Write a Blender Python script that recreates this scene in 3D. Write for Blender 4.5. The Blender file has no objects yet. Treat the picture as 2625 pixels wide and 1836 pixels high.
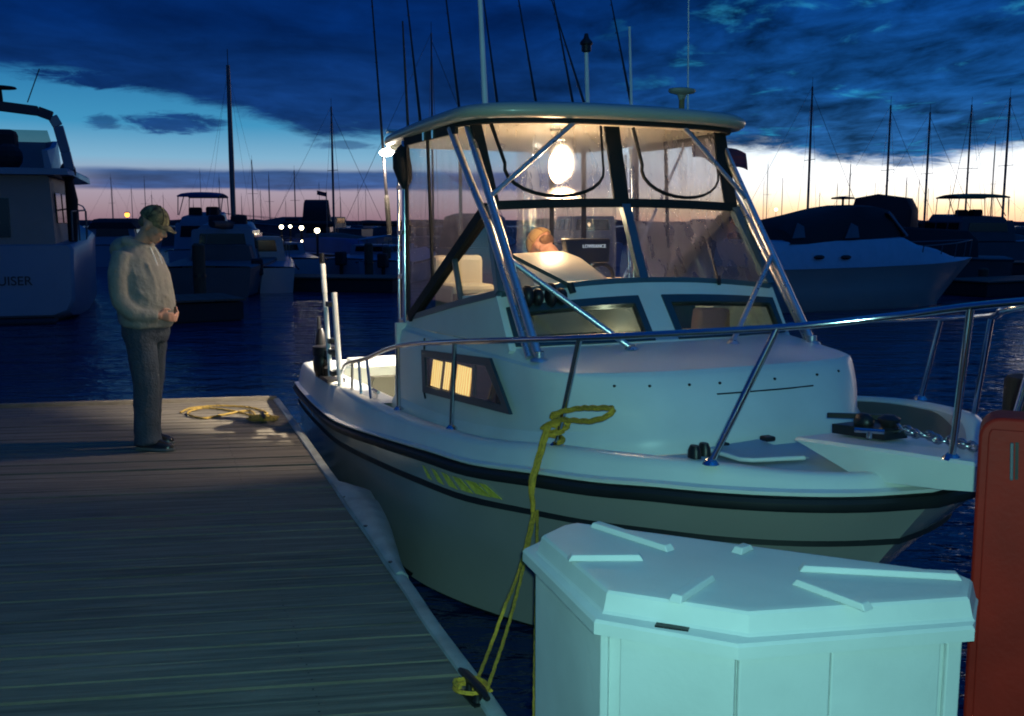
import bpy, math, random
from mathutils import Vector, Matrix, noise
random.seed(7)
S = bpy.context.scene
COL = S.collection
rad = math.radians

# ------------------------------------------------------------------ helpers
class MB:
    """collects vertices and faces, builds ONE mesh object"""
    def __init__(s):
        s.v = []; s.f = []; s.p = []
    def add(s, vs, fs):
        o = len(s.v); s.p.append((o, len(s.f)))
        s.v += [tuple(v) for v in vs]
        s.f += [tuple(i + o for i in f) for f in fs]
        return s
    def box(s, c, d, rz=0.0, m=None):
        hx, hy, hz = d[0] / 2, d[1] / 2, d[2] / 2
        vs = [Vector((x, y, z)) for x in (-hx, hx) for y in (-hy, hy) for z in (-hz, hz)]
        if m is None:
            m = Matrix.Rotation(rz, 3, 'Z')
        vs = [m @ v + Vector(c) for v in vs]
        return s.add(vs, [(0, 1, 3, 2), (4, 6, 7, 5), (0, 4, 5, 1), (2, 3, 7, 6), (0, 2, 6, 4), (1, 5, 7, 3)])
    def bar(s, a, b, w, h, up=(0, 0, 1)):
        a = Vector(a); b = Vector(b); d = (b - a).normalized(); up = Vector(up)
        x = d.cross(up)
        if x.length < 1e-4:
            x = d.cross(Vector((1, 0, 0)))
        x.normalize(); y = x.cross(d).normalized()
        vs = []
        for p in (a, b):
            for sx, sy in ((-1, -1), (1, -1), (1, 1), (-1, 1)):
                vs.append(p + x * sx * w / 2 + y * sy * h / 2)
        return s.add(vs, [(3, 2, 1, 0), (4, 5, 6, 7), (0, 1, 5, 4), (1, 2, 6, 5), (2, 3, 7, 6), (3, 0, 4, 7)])
    def tube(s, pts, r, n=8, closed=False, caps=True, sx=1.0):
        pts = [Vector(p) for p in pts]; N = len(pts)
        rs = r if isinstance(r, (list, tuple)) else [r] * N
        vs = []; prev = None
        for i, p in enumerate(pts):
            if closed:
                t = pts[(i + 1) % N] - pts[i - 1]
            else:
                t = pts[min(i + 1, N - 1)] - pts[max(i - 1, 0)]
            t.normalize()
            if prev is None:
                a = t.cross(Vector((0, 0, 1)))
                if a.length < 1e-3:
                    a = t.cross(Vector((0, 1, 0)))
                a.normalize()
            else:
                a = prev - t * prev.dot(t)
                if a.length < 1e-6:
                    a = t.cross(Vector((0.3, 0.5, 1)))
                a.normalize()
            prev = a; b = t.cross(a)
            for k in range(n):
                th = 2 * math.pi * k / n
                vs.append(p + (a * math.cos(th) * sx + b * math.sin(th)) * rs[i])
        fs = []
        for i in range(N if closed else N - 1):
            j = (i + 1) % N
            for k in range(n):
                l = (k + 1) % n
                fs.append((i * n + k, i * n + l, j * n + l, j * n + k))
        if caps and not closed:
            fs.append(tuple(range(n))[::-1]); fs.append(tuple((N - 1) * n + k for k in range(n)))
        return s.add(vs, fs)
    def loft(s, rings, close=True, cap0=True, cap1=True):
        n = len(rings[0]); vs = [p for r in rings for p in r]; fs = []
        for i in range(len(rings) - 1):
            for k in range(n if close else n - 1):
                l = (k + 1) % n
                fs.append((i * n + k, i * n + l, (i + 1) * n + l, (i + 1) * n + k))
        if close and cap0:
            fs.append(tuple(range(n))[::-1])
        if close and cap1:
            b = (len(rings) - 1) * n; fs.append(tuple(b + k for k in range(n)))
        return s.add(vs, fs)
    def prism(s, poly, z0, z1):
        return s.loft([[(x, y, z0) for x, y in poly], [(x, y, z1) for x, y in poly]])
    def slab(s, poly3, off):
        off = Vector(off)
        return s.loft([[Vector(p) for p in poly3], [Vector(p) + off for p in poly3]])
    def lathe(s, prof, c=(0, 0, 0), n=16, sx=1, sy=1):
        rings = []
        for r, z in prof:
            rings.append([(c[0] + r * sx * math.cos(2 * math.pi * k / n), c[1] + r * sy * math.sin(2 * math.pi * k / n), c[2] + z) for k in range(n)])
        return s.loft(rings)
    def ell(s, c, r, n=14, m=10, rot=None):
        rings = []
        for i in range(1, m):
            ph = math.pi * i / m
            ring = []
            for k in range(n):
                th = 2 * math.pi * k / n
                p = Vector((r[0] * math.sin(ph) * math.cos(th), r[1] * math.sin(ph) * math.sin(th), -r[2] * math.cos(ph)))
                if rot is not None:
                    p = rot @ p
                ring.append(p + Vector(c))
            rings.append(ring)
        return s.loft(rings)
    def each(s, name, *a, **k):
        """every added piece becomes an object of its own"""
        out = []
        for i, (v0, f0) in enumerate(s.p):
            v1, f1 = s.p[i + 1] if i + 1 < len(s.p) else (len(s.v), len(s.f))
            q = MB(); q.add(s.v[v0:v1], [tuple(j - v0 for j in f) for f in s.f[f0:f1]]); out.append(q.build(name, *a, **k))
        return out
    def build(s, name, mat=None, parent=None, smooth=None, bevel=0, loc=None, wn=False):
        me = bpy.data.meshes.new(name)
        me.from_pydata(s.v, [], s.f); me.update()
        import bmesh
        bm = bmesh.new(); bm.from_mesh(me)
        bmesh.ops.recalc_face_normals(bm, faces=bm.faces); bm.to_mesh(me); bm.free()
        if mat: me.materials.append(mat)
        if smooth is not None:
            for p in me.polygons: p.use_smooth = True
            try: me.set_sharp_from_angle(angle=rad(smooth))
            except Exception: pass
        o = bpy.data.objects.new(name, me); COL.objects.link(o)
        if parent: o.parent = parent
        if loc: o.location = loc
        if bevel:
            b = o.modifiers.new('bevel', 'BEVEL'); b.width = bevel; b.segments = 2; b.limit_method = 'ANGLE'; b.angle_limit = rad(40)
        if wn:
            w_ = o.modifiers.new('weighted', 'WEIGHTED_NORMAL'); w_.keep_sharp = True; w_.weight = 80
        return o

def fuse(o, vox, it=6, fac=.5):
    r = o.modifiers.new('fuse', 'REMESH'); r.mode = 'VOXEL'; r.voxel_size = vox; r.use_smooth_shade = True
    sm = o.modifiers.new('soft', 'SMOOTH'); sm.iterations = it; sm.factor = fac
    return o

def tag(o, label=None, cat=None, group=None, kind=None):
    if label: o['label'] = label
    if cat: o['category'] = cat
    if group: o['group'] = group
    if kind: o['kind'] = kind
    return o
def thing(name, label, cat, loc=(0, 0, 0), rz=0.0, group=None):
    o = bpy.data.objects.new(name, None); COL.objects.link(o); o.empty_display_size = .2
    o.location = loc; o.rotation_euler = (0, 0, rz)
    return tag(o, label, cat, group)

def mirror(p): return (p[0], -p[1], p[2])
def curve(pts, n=8):
    """Catmull-Rom through pts"""
    P = [Vector(p) for p in pts]; out = []
    for i in range(len(P) - 1):
        p0 = P[max(i - 1, 0)]; p1 = P[i]; p2 = P[i + 1]; p3 = P[min(i + 2, len(P) - 1)]
        for k in range(n):
            t = k / n
            out.append(.5 * ((2 * p1) + (p2 - p0) * t + (2 * p0 - 5 * p1 + 4 * p2 - p3) * t * t + (3 * p1 - p0 - 3 * p2 + p3) * t ** 3))
    out.append(P[-1]); return out

# ------------------------------------------------------------------ materials
def mat(name, col, rough=.5, metal=0.0, vary=.15, scale=6.0, bump=0.0, bscale=40.0, spec=.5, stretch=(1, 1, 1), coat=0.0, emit=None, estr=0.0, col2=None):
    m = bpy.data.materials.new(name); m.use_nodes = True
    nt = m.node_tree; N = nt.nodes; L = nt.links
    b = N['Principled BSDF']
    b.inputs['Roughness'].default_value = rough; b.inputs['Metallic'].default_value = metal
    b.inputs['Specular IOR Level'].default_value = spec
    if coat: b.inputs['Coat Weight'].default_value = coat; b.inputs['Coat Roughness'].default_value = .12
    tc = N.new('ShaderNodeTexCoord'); mp = N.new('ShaderNodeMapping'); mp.inputs['Scale'].default_value = stretch
    L.new(tc.outputs['Object'], mp.inputs['Vector'])
    nz = N.new('ShaderNodeTexNoise'); nz.inputs['Scale'].default_value = scale; nz.inputs['Detail'].default_value = 5
    L.new(mp.outputs['Vector'], nz.inputs['Vector'])
    cr = N.new('ShaderNodeValToRGB'); cr.color_ramp.elements[0].position = .3; cr.color_ramp.elements[1].position = .7
    c2 = col2 or tuple(c * (1 - vary) for c in col)
    cr.color_ramp.elements[0].color = (*c2, 1); cr.color_ramp.elements[1].color = (*col, 1)
    L.new(nz.outputs['Fac'], cr.inputs['Fac']); L.new(cr.outputs['Color'], b.inputs['Base Color'])
    mr = N.new('ShaderNodeMapRange'); mr.inputs['To Min'].default_value = max(.02, rough * .8); mr.inputs['To Max'].default_value = min(1, rough * 1.25)
    L.new(nz.outputs['Fac'], mr.inputs['Value']); L.new(mr.outputs['Result'], b.inputs['Roughness'])
    if bump:
        n2 = N.new('ShaderNodeTexNoise'); n2.inputs['Scale'].default_value = bscale; n2.inputs['Detail'].default_value = 4
        L.new(mp.outputs['Vector'], n2.inputs['Vector'])
        bp = N.new('ShaderNodeBump'); bp.inputs['Strength'].default_value = bump; bp.inputs['Distance'].default_value = .01
        L.new(n2.outputs['Fac'], bp.inputs['Height']); L.new(bp.outputs['Normal'], b.inputs['Normal'])
    if emit:
        b.inputs['Emission Color'].default_value = (*emit, 1); b.inputs['Emission Strength'].default_value = estr
    return m

def glassy(name, tint=(.9, .92, .95), haze=.06, hazecol=(.6, .6, .62), rough=.05, wav=0.0, refl=1.0, bloom=0.0):
    m = bpy.data.materials.new(name); m.use_nodes = True
    nt = m.node_tree; N = nt.nodes; L = nt.links
    N.remove(N['Principled BSDF']); out = N['Material Output']
    tr = N.new('ShaderNodeBsdfTransparent'); tr.inputs['Color'].default_value = (*tint, 1)
    gl = N.new('ShaderNodeBsdfGlossy'); gl.inputs['Roughness'].default_value = rough
    df = N.new('ShaderNodeBsdfDiffuse'); df.inputs['Color'].default_value = (*hazecol, 1)
    tl = N.new('ShaderNodeBsdfTranslucent'); tl.inputs['Color'].default_value = (*hazecol, 1)
    ad = N.new('ShaderNodeMixShader'); ad.inputs[0].default_value = .5; L.new(df.outputs[0], ad.inputs[1]); L.new(tl.outputs[0], ad.inputs[2])
    fr = N.new('ShaderNodeLayerWeight'); fr.inputs['Blend'].default_value = .5
    pw = N.new('ShaderNodeMath'); pw.operation = 'POWER'; pw.inputs[1].default_value = 4.0; L.new(fr.outputs['Facing'], pw.inputs[0])
    mu = N.new('ShaderNodeMath'); mu.operation = 'MULTIPLY_ADD'; mu.inputs[1].default_value = refl * .85; mu.inputs[2].default_value = refl * .05; L.new(pw.outputs[0], mu.inputs[0])
    base_out = tr.outputs[0]
    if bloom:                                      # hazed sheet: part of the light is scattered forward
        rf = N.new('ShaderNodeBsdfRefraction'); rf.inputs['IOR'].default_value = 1.16; rf.inputs['Roughness'].default_value = .5; rf.inputs['Color'].default_value = (*tint, 1)
        mb_ = N.new('ShaderNodeMixShader'); mb_.inputs[0].default_value = bloom; L.new(tr.outputs[0], mb_.inputs[1]); L.new(rf.outputs[0], mb_.inputs[2]); base_out = mb_.outputs[0]
    m1 = N.new('ShaderNodeMixShader'); L.new(base_out, m1.inputs[1]); L.new(ad.outputs[0], m1.inputs[2])
    tc = N.new('ShaderNodeTexCoord'); mp = N.new('ShaderNodeMapping'); mp.inputs['Scale'].default_value = (3, 3, .7)
    nz = N.new('ShaderNodeTexNoise'); nz.inputs['Scale'].default_value = 4; nz.inputs['Detail'].default_value = 5; nz.inputs['Distortion'].default_value = .6
    L.new(tc.outputs['Object'], mp.inputs[0]); L.new(mp.outputs[0], nz.inputs['Vector'])
    mr = N.new('ShaderNodeMapRange'); mr.inputs['From Min'].default_value = .35; mr.inputs['From Max'].default_value = .7
    mr.inputs['To Min'].default_value = haze * .4; mr.inputs['To Max'].default_value = haze * 1.8
    L.new(nz.outputs['Fac'], mr.inputs['Value']); L.new(mr.outputs[0], m1.inputs[0])
    m2 = N.new('ShaderNodeMixShader'); L.new(mu.outputs[0], m2.inputs[0]); L.new(m1.outputs[0], m2.inputs[1]); L.new(gl.outputs[0], m2.inputs[2])
    if wav:
        bp = N.new('ShaderNodeBump'); bp.inputs['Strength'].default_value = wav; bp.inputs['Distance'].default_value = .03
        L.new(nz.outputs['Fac'], bp.inputs['Height']); L.new(bp.outputs['Normal'], gl.inputs['Normal']); L.new(bp.outputs['Normal'], df.inputs['Normal'])
    L.new(m2.outputs[0], out.inputs['Surface'])
    return m

def emis(name, col, s):
    m = bpy.data.materials.new(name); m.use_nodes = True
    b = m.node_tree.nodes['Principled BSDF']; b.inputs['Base Color'].default_value = (*[min(.8, c) for c in col], 1)
    b.inputs['Emission Color'].default_value = (*col, 1); b.inputs['Emission Strength'].default_value = s
    return m

M = dict(
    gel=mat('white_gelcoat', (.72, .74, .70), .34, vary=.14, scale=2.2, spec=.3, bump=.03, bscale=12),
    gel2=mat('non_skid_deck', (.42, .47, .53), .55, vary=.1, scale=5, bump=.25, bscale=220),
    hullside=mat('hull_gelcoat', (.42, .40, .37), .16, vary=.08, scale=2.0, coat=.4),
    nonskid=mat('grey_non_skid', (.10, .105, .11), .7, vary=.12, bump=.3, bscale=250),
    black=mat('black_rubber', (.012, .013, .016), .62, vary=.3),
    blackfab=mat('black_canvas', (.010, .010, .012), .8, vary=.4, bump=.3, bscale=90),
    bottom=mat('bottom_paint', (.008, .008, .010), .6),
    alu=mat('anodised_tube', (.55, .57, .60), .28, metal=.85, vary=.1, scale=14),
    steel=mat('stainless_tube', (.62, .63, .65), .14, metal=1.0, vary=.1, scale=10),
    frame=mat('window_frame_metal', (.05, .085, .10), .35, metal=.5),
    darkmetal=mat('dark_metal', (.03, .03, .033), .4, metal=.6),
    vinyl=glassy('clear_vinyl', (.93, .93, .95), .05, (.54, .55, .60), .10, wav=.3, refl=.8, bloom=.24),
    cloudy=glassy('cloudy_vinyl', (.88, .86, .87), .26, (.55, .52, .54), .18, wav=.35, refl=.7),
    glass=glassy('clear_glass', (.84, .88, .88), .015, (.5, .5, .5), .03, refl=.9),
    tint=glassy('tinted_glass', (.55, .62, .60), .02, (.3, .3, .3), .03, refl=.8),
    cream=mat('cream_upholstery', (.72, .64, .50), .5, vary=.1, bump=.1),
    wood=mat('cabin_teak', (.30, .15, .06), .4, vary=.4, stretch=(1, 1, 8)),
    green=mat('green_cabin_lining', (.012, .075, .028), .8, vary=.3),
    pink=mat('pink_cushion', (.62, .36, .30), .7, vary=.2),
    rope=mat('yellow_rope', (.70, .40, .035), .75, vary=.45, scale=60, bump=.6, bscale=160),
    ropedirty=mat('brown_yellow_rope', (.36, .24, .05), .8, vary=.5, scale=50, bump=.6, bscale=160),
    gold=mat('gold_leaf', (.90, .78, .10), .3, metal=.0, vary=.35, scale=40),
    chrome=mat('chain_steel', (.45, .46, .48), .25, metal=1.0),
    red=mat('red_cabinet_paint', (.26, .012, .006), .6, spec=.2, vary=.35, scale=5, bump=.12, bscale=50),
    piling=mat('piling_wood', (.085, .055, .035), .85, vary=.5, stretch=(6, 6, .6), bump=.6, bscale=20),
    boxgel=mat('white_fibreglass', (.61, .635, .63), .55, vary=.18, scale=2.6, bump=.10, bscale=45, spec=.2),
    bumper=mat('vinyl_bumper', (.36, .40, .38), .5, vary=.45, scale=7, bump=.2, bscale=30),
    skin=mat('skin', (.55, .27, .18), .5, vary=.2, scale=14, bump=.1),
    hood=mat('hoodie_cloth', (.245, .230, .20), .9, vary=.3, scale=7, bump=.9, bscale=22),
    denim=mat('denim', (.050, .064, .088), .85, vary=.4, scale=8, bump=.8, bscale=60),
    shoe=mat('dark_shoe', (.02, .018, .016), .25, vary=.3),
    sole=mat('shoe_sole', (.12, .12, .12), .7),
    camo=mat('camouflage_cloth', (.20, .17, .08), .85, vary=.6, scale=30, col2=(.012, .015, .008)),
    tan=mat('tan_cap_cloth', (.55, .33, .14), .8, vary=.3),
    hair=mat('grey_hair', (.10, .08, .07), .8, bump=.6, bscale=120),
    rod=mat('black_graphite', (.010, .010, .014), .3, vary=.3),
    white=mat('white_paint', (.72, .73, .72), .35, vary=.08),
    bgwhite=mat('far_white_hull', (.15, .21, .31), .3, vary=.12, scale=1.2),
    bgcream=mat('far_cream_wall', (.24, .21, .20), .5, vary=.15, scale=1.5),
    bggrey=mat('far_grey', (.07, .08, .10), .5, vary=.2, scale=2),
    bgdark=mat('far_dark_canvas', (.014, .014, .022), .8, vary=.4, scale=3, bump=.3, bscale=6),
    bgblue=mat('far_blue_canvas', (.02, .06, .20), .8, vary=.3, scale=3, bump=.3, bscale=6),
    bgred=mat('far_maroon_canvas', (.13, .03, .03), .8, vary=.3, scale=3),
    bgtan=mat('far_tan_canvas', (.25, .18, .08), .8, vary=.2),
    dglass=mat('dark_window', (.006, .007, .010), .08, vary=.2),
    maststuff=mat('mast_metal', (.10, .10, .12), .4, metal=.4),
    dockwood=mat('far_dock_wood', (.10, .075, .06), .85, vary=.4, scale=3),
    shore=mat('shore_trees', (.012, .012, .018), .95, vary=.5, scale=.15),
    flagr=mat('faded_flag', (.16, .03, .04), .8, vary=.5, scale=9, stretch=(1, 1, 5), col2=(.02, .02, .07)),
    lampglow=emis('interior_lamp_glow', (1.0, .78, .48), 26),
    spreadglow=emis('spreader_lamp_glow', (1.0, .90, .70), 40),
    shoreglow=emis('shore_lamp_glow', (1.0, .86, .55), 14),
    orangeglow=emis('orange_lamp_glow', (1.0, .40, .06), 3.2),
    windowglow=emis('glowing_curtain', (1.0, .66, .20), .95),
    letter=mat('glowing_lettering', (.75, .78, .85), .5, emit=(.7, .8, 1.0), estr=.35),  # letters brightened by a faint glow of their own
    darkletter=mat('dark_lettering', (.012, .014, .03), .5),
)

# ------------------------------------------------------------------ camera
EYE = 1.62; WATER = -.5
FPX = 2242.0; PX, PY = 1148.0, 803.0
PITCH = math.atan((803 - 498) / FPX)
cam_d = bpy.data.cameras.new('camera'); cam = bpy.data.objects.new('camera', cam_d); COL.objects.link(cam)
cam.location = (0, 0, EYE); cam.rotation_euler = (math.pi / 2 - PITCH, 0, 0)
cam_d.sensor_width = 36; cam_d.lens = 36 * FPX / 2296; cam_d.clip_end = 6000; cam_d.clip_start = .05
S.camera = cam
def ray(x, y):
    u = (x - PX) / FPX; v = -(y - PY) / FPX
    return Vector((u, math.cos(PITCH) + v * math.sin(PITCH), -math.sin(PITCH) + v * math.cos(PITCH)))
def on(x, y, z):
    d = ray(x, y); return Vector((0, 0, EYE)) + d * ((z - EYE) / d.z)
def at(x, y, Y):
    d = ray(x, y); return Vector((0, 0, EYE)) + d * (Y / d.y)

# ------------------------------------------------------------------ sky
W = bpy.data.worlds.new('World'); S.world = W; W.use_nodes = True
nt = W.node_tree; NN = nt.nodes; LL = nt.links
for n in list(NN): NN.remove(n)
def _in(sock, v):
    if hasattr(v, 'is_output') or isinstance(v, bpy.types.NodeSocket): LL.new(v, sock)
    else: sock.default_value = v
def mth(op, a, b=0.0, c=0.0, clamp=False):
    n = NN.new('ShaderNodeMath'); n.operation = op; n.use_clamp = clamp
    _in(n.inputs[0], a); _in(n.inputs[1], b)
    if op in ('MULTIPLY_ADD', 'SMOOTH_MIN', 'SMOOTH_MAX'): _in(n.inputs[2], c)
    return n.outputs[0]
def sst(x, lo, hi, a=0.0, b=1.0):
    n = NN.new('ShaderNodeMapRange'); n.interpolation_type = 'SMOOTHSTEP'
    _in(n.inputs['Value'], x); n.inputs['From Min'].default_value = lo; n.inputs['From Max'].default_value = hi
    n.inputs['To Min'].default_value = a; n.inputs['To Max'].default_value = b
    return n.outputs[0]
def lin(x, lo, hi, a=0.0, b=1.0):
    n = NN.new('ShaderNodeMapRange'); _in(n.inputs['Value'], x)
    n.inputs['From Min'].default_value = lo; n.inputs['From Max'].default_value = hi
    n.inputs['To Min'].default_value = a; n.inputs['To Max'].default_value = b
    return n.outputs[0]
def srgb(*c): return tuple(((v / 255 + .055) / 1.055) ** 2.4 if v > 10 else v / 255 / 12.92 for v in c)
def ramp(x, stops, interp='LINEAR'):
    n = NN.new('ShaderNodeValToRGB'); n.color_ramp.interpolation = interp; e = n.color_ramp.elements
    while len(e) < len(stops): e.new(.5)
    for i, (p, c) in enumerate(stops): e[i].position = p; e[i].color = (*c, 1)
    LL.new(x, n.inputs[0]); return n.outputs[0]
def mixc(f, a, b):
    n = NN.new('ShaderNodeMix'); n.data_type = 'RGBA'; _in(n.inputs[0], f)
    for s, v in ((n.inputs[6], a), (n.inputs[7], b)):
        if isinstance(v, tuple): s.default_value = (*v, 1)
        else: LL.new(v, s)
    return n.outputs[2]
def noisev(vec, scale, detail=6, rough=.55, dist=0.0):
    n = NN.new('ShaderNodeTexNoise'); LL.new(vec, n.inputs['Vector']); n.inputs['Scale'].default_value = scale
    n.inputs['Detail'].default_value = detail; n.inputs['Roughness'].default_value = rough; n.inputs['Distortion'].default_value = dist
    return n.outputs['Fac']
tc = NN.new('ShaderNodeTexCoord'); sp = NN.new('ShaderNodeSeparateXYZ'); LL.new(tc.outputs['Generated'], sp.inputs[0])
X, Y, Z = sp.outputs
az = mth('ARCTAN2', X, Y); el = mth('ARCSINE', Z)
# cloud-plane coordinates: streaks flatten towards the horizon as a real cloud deck does
zz = mth('ADD', mth('MAXIMUM', Z, 0.0), .07)
cb = NN.new('ShaderNodeCombineXYZ'); LL.new(mth('DIVIDE', X, zz), cb.inputs[0]); LL.new(mth('DIVIDE', Y, zz), cb.inputs[1])
n1 = noisev(cb.outputs[0], 1.1, 7, .58, .3)
mp2 = NN.new('ShaderNodeMapping'); mp2.inputs['Scale'].default_value = (1.0, .8, 1); mp2.inputs['Rotation'].default_value = (0, 0, .5); mp2.inputs['Location'].default_value = (3.1, 1.7, 0)
LL.new(cb.outputs[0], mp2.inputs[0]); n2 = noisev(mp2.outputs[0], 2.7, 7, .62, .4)
ca = NN.new('ShaderNodeCombineXYZ'); LL.new(mth('MULTIPLY', az, 9.0), ca.inputs[0]); LL.new(mth('MULTIPLY', el, 42.0), ca.inputs[1])
n3 = noisev(ca.outputs[0], 1.0, 6, .6, .4)
cd4 = NN.new('ShaderNodeCombineXYZ'); LL.new(mth('MULTIPLY', az, 30.0), cd4.inputs[0]); LL.new(mth('MULTIPLY', el, 130.0), cd4.inputs[1])
n4 = noisev(cd4.outputs[0], 1.0, 7, .68, .8)
# clear strip of sky between the cloud deck and the horizon
eln = lin(el, 0.0, .25)
left = ramp(eln, [(0.0, srgb(146, 114, 128)), (.06, srgb(162, 140, 151)), (.14, srgb(172, 160, 178)), (.24, srgb(128, 178, 208)), (.36, srgb(64, 148, 192)), (.58, srgb(32, 112, 166)), (1, srgb(18, 72, 128))])
right = ramp(eln, [(0.0, srgb(250, 190, 150)), (.05, srgb(255, 222, 175)), (.095, srgb(255, 244, 222)), (.15, srgb(255, 255, 255)), (.36, srgb(225, 245, 255)), (.55, srgb(60, 150, 205)), (1, srgb(20, 90, 150))])
gl = mth('MULTIPLY', sst(az, -.08, .27), sst(az, 1.7, .9))
clear = mixc(gl, left, right)
NSK = NN.new('ShaderNodeTexSky'); NSK.sky_type = 'NISHITA'; NSK.sun_disc = False
NSK.sun_elevation = rad(1.0); NSK.sun_rotation = rad(35); NSK.air_density = 1.5; NSK.ozone_density = 4
vm = NN.new('ShaderNodeMix'); vm.data_type = 'RGBA'; vm.blend_type = 'ADD'; vm.inputs[0].default_value = .01
LL.new(clear, vm.inputs[6]); LL.new(NSK.outputs[0], vm.inputs[7]); clear = vm.outputs[2]
# over-exposed glow where the sun went down
glow = mth('MULTIPLY', sst(az, .12, .34), sst(el, .13, .02))
gm = NN.new('ShaderNodeMix'); gm.data_type = 'RGBA'; gm.blend_type = 'MULTIPLY'; gm.inputs[0].default_value = 1
LL.new(clear, gm.inputs[6]); cbx = NN.new('ShaderNodeCombineXYZ'); g1 = mth('MULTIPLY_ADD', glow, .35, 1.0)
for i in range(3): LL.new(g1, cbx.inputs[i])
LL.new(cbx.outputs[0], gm.inputs[7]); clear = gm.outputs[2]
# lower edge of the cloud deck, by azimuth
azn = lin(az, -.6, .6)
def bz(p, e): return ((p + .6) / 1.2, (e * 4,) * 3)
bound = ramp(azn, [bz(-.6, .134), bz(-.50, .131), bz(-.40, .127), bz(-.35, .121), bz(-.30, .108), bz(-.25, .100), bz(-.19, .082), bz(-.14, .082), bz(-.06, .088), bz(.12, .078), bz(.24, .068), bz(.30, .058), bz(.38, .053), bz(.46, .061), bz(.6, .070)])
bs = NN.new('ShaderNodeSeparateColor'); LL.new(bound, bs.inputs[0]); bnd = mth('MULTIPLY', mth('MULTIPLY', bs.outputs[0], .25), sst(mth('ABSOLUTE', az), 1.5, .85, -.3, 1.0))  # cloud added down to the horizon behind the camera, to darken it
wob = mth('ADD', mth('MULTIPLY', mth('SUBTRACT', n3, .5), .030), mth('MULTIPLY', mth('SUBTRACT', n4, .5), .016))
dE = mth('SUBTRACT', mth('ADD', el, wob), bnd)
deck = sst(dE, -.005, .009)
def blob(a0, e0, sa, se, k=1.0):
    q = mth('ADD', mth('POWER', mth('ABSOLUTE', mth('DIVIDE', mth('SUBTRACT', az, a0), sa)), 2.0), mth('POWER', mth('ABSOLUTE', mth('DIVIDE', mth('SUBTRACT', el, e0), se)), 2.0))
    q = mth('ADD', q, mth('ADD', mth('MULTIPLY', mth('SUBTRACT', n3, .5), 2.6), mth('MULTIPLY', mth('SUBTRACT', n4, .5), 4.2)))
    return mth('MULTIPLY', sst(q, 1.7, .25), k)
cl = deck
for b in ((-.381, .0895, .016, .006, .75), (-.322, .0905, .040, .0085, .95), (-.33, .127, .10, .0085, 1.0), (.375, .0545, .035, .004, .9), (-.17, .0735, .03, .004, .6)):
    cl = mth('MAXIMUM', cl, blob(*b))
# the long low streak over the left horizon
e2 = mth('ADD', el, mth('MULTIPLY', mth('SUBTRACT', n3, .5), .008))
st = mth('MULTIPLY', sst(e2, .0285, .033), sst(e2, .0515, .046))
st = mth('MULTIPLY', st, mth('MULTIPLY', sst(az, -.47, -.36), sst(az, .2, -.03)))
cl = mth('MAXIMUM', cl, mth('MULTIPLY', st, .93))
ev = lin(el, 0.0, .30)
ccol = ramp(ev, [(0, srgb(58, 92, 150)), (.16, srgb(40, 80, 138)), (.34, srgb(18, 58, 118)), (.6, srgb(3, 40, 100)), (1, srgb(2, 36, 96))])
ccr = ramp(ev, [(0, srgb(70, 118, 165)), (.2, srgb(38, 92, 148)), (.4, srgb(18, 72, 132)), (.7, srgb(6, 56, 120)), (1, srgb(6, 60, 125))])
cc = mixc(sst(az, -.05, .35), ccol, ccr)
# thick and thin patches in the deck
tm = lin(n1, .3, .7, .62, 1.45)
mm = NN.new('ShaderNodeMix'); mm.data_type = 'RGBA'; mm.blend_type = 'MULTIPLY'; mm.inputs[0].default_value = 1
cby = NN.new('ShaderNodeCombineXYZ')
for i in range(3): LL.new(tm, cby.inputs[i])
LL.new(cc, mm.inputs[6]); LL.new(cby.outputs[0], mm.inputs[7]); cc = mm.outputs[2]
mp5 = NN.new('ShaderNodeMapping'); mp5.inputs['Scale'].default_value = (1.0, .55, 1); mp5.inputs['Rotation'].default_value = (0, 0, .45); LL.new(cb.outputs[0], mp5.inputs[0])
n5 = noisev(mp5.outputs[0], 3.6, 7, .62, .35)
m5 = NN.new('ShaderNodeMix'); m5.data_type = 'RGBA'; m5.blend_type = 'MULTIPLY'; m5.inputs[0].default_value = 1
c5 = NN.new('ShaderNodeCombineXYZ'); t5 = mth('MULTIPLY_ADD', mth('SUBTRACT', n5, .5), mth('ADD', 1.0, sst(az, -.1, .3, 0, 2.6)), 1.0)
for i in range(3): LL.new(t5, c5.inputs[i])
LL.new(cc, m5.inputs[6]); LL.new(c5.outputs[0], m5.inputs[7]); cc = m5.outputs[2]
gap = mth('MULTIPLY', sst(n2, .56, .76), mth('ADD', sst(az, .02, .32, .0, .85), sst(el, .35, .9)), clamp=True)
cc = mixc(gap, cc, srgb(48, 165, 212))
# thinner, brighter deck high overhead
hi = NN.new('ShaderNodeMix'); hi.data_type = 'RGBA'; hi.blend_type = 'MULTIPLY'; hi.inputs[0].default_value = 1
cbz = NN.new('ShaderNodeCombineXYZ'); h1 = sst(el, .35, 1.1, .9, 1.6)
for i in range(3): LL.new(h1, cbz.inputs[i])
LL.new(cc, hi.inputs[6]); LL.new(cbz.outputs[0], hi.inputs[7]); cc = hi.outputs[2]
sky = mixc(cl, clear, cc)
bgn = NN.new('ShaderNodeBackground'); LL.new(sky, bgn.inputs[0]); bgn.inputs[1].default_value = 1.0
wo = NN.new('ShaderNodeOutputWorld'); LL.new(bgn.outputs[0], wo.inputs[0])

S.view_settings.view_transform = 'Standard'; S.view_settings.look = 'None'; S.view_settings.gamma = 1; S.view_settings.exposure = 0.0
S.cycles.filter_width = 1.9
S.cycles.max_bounces = 10; S.cycles.transparent_max_bounces = 24

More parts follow.
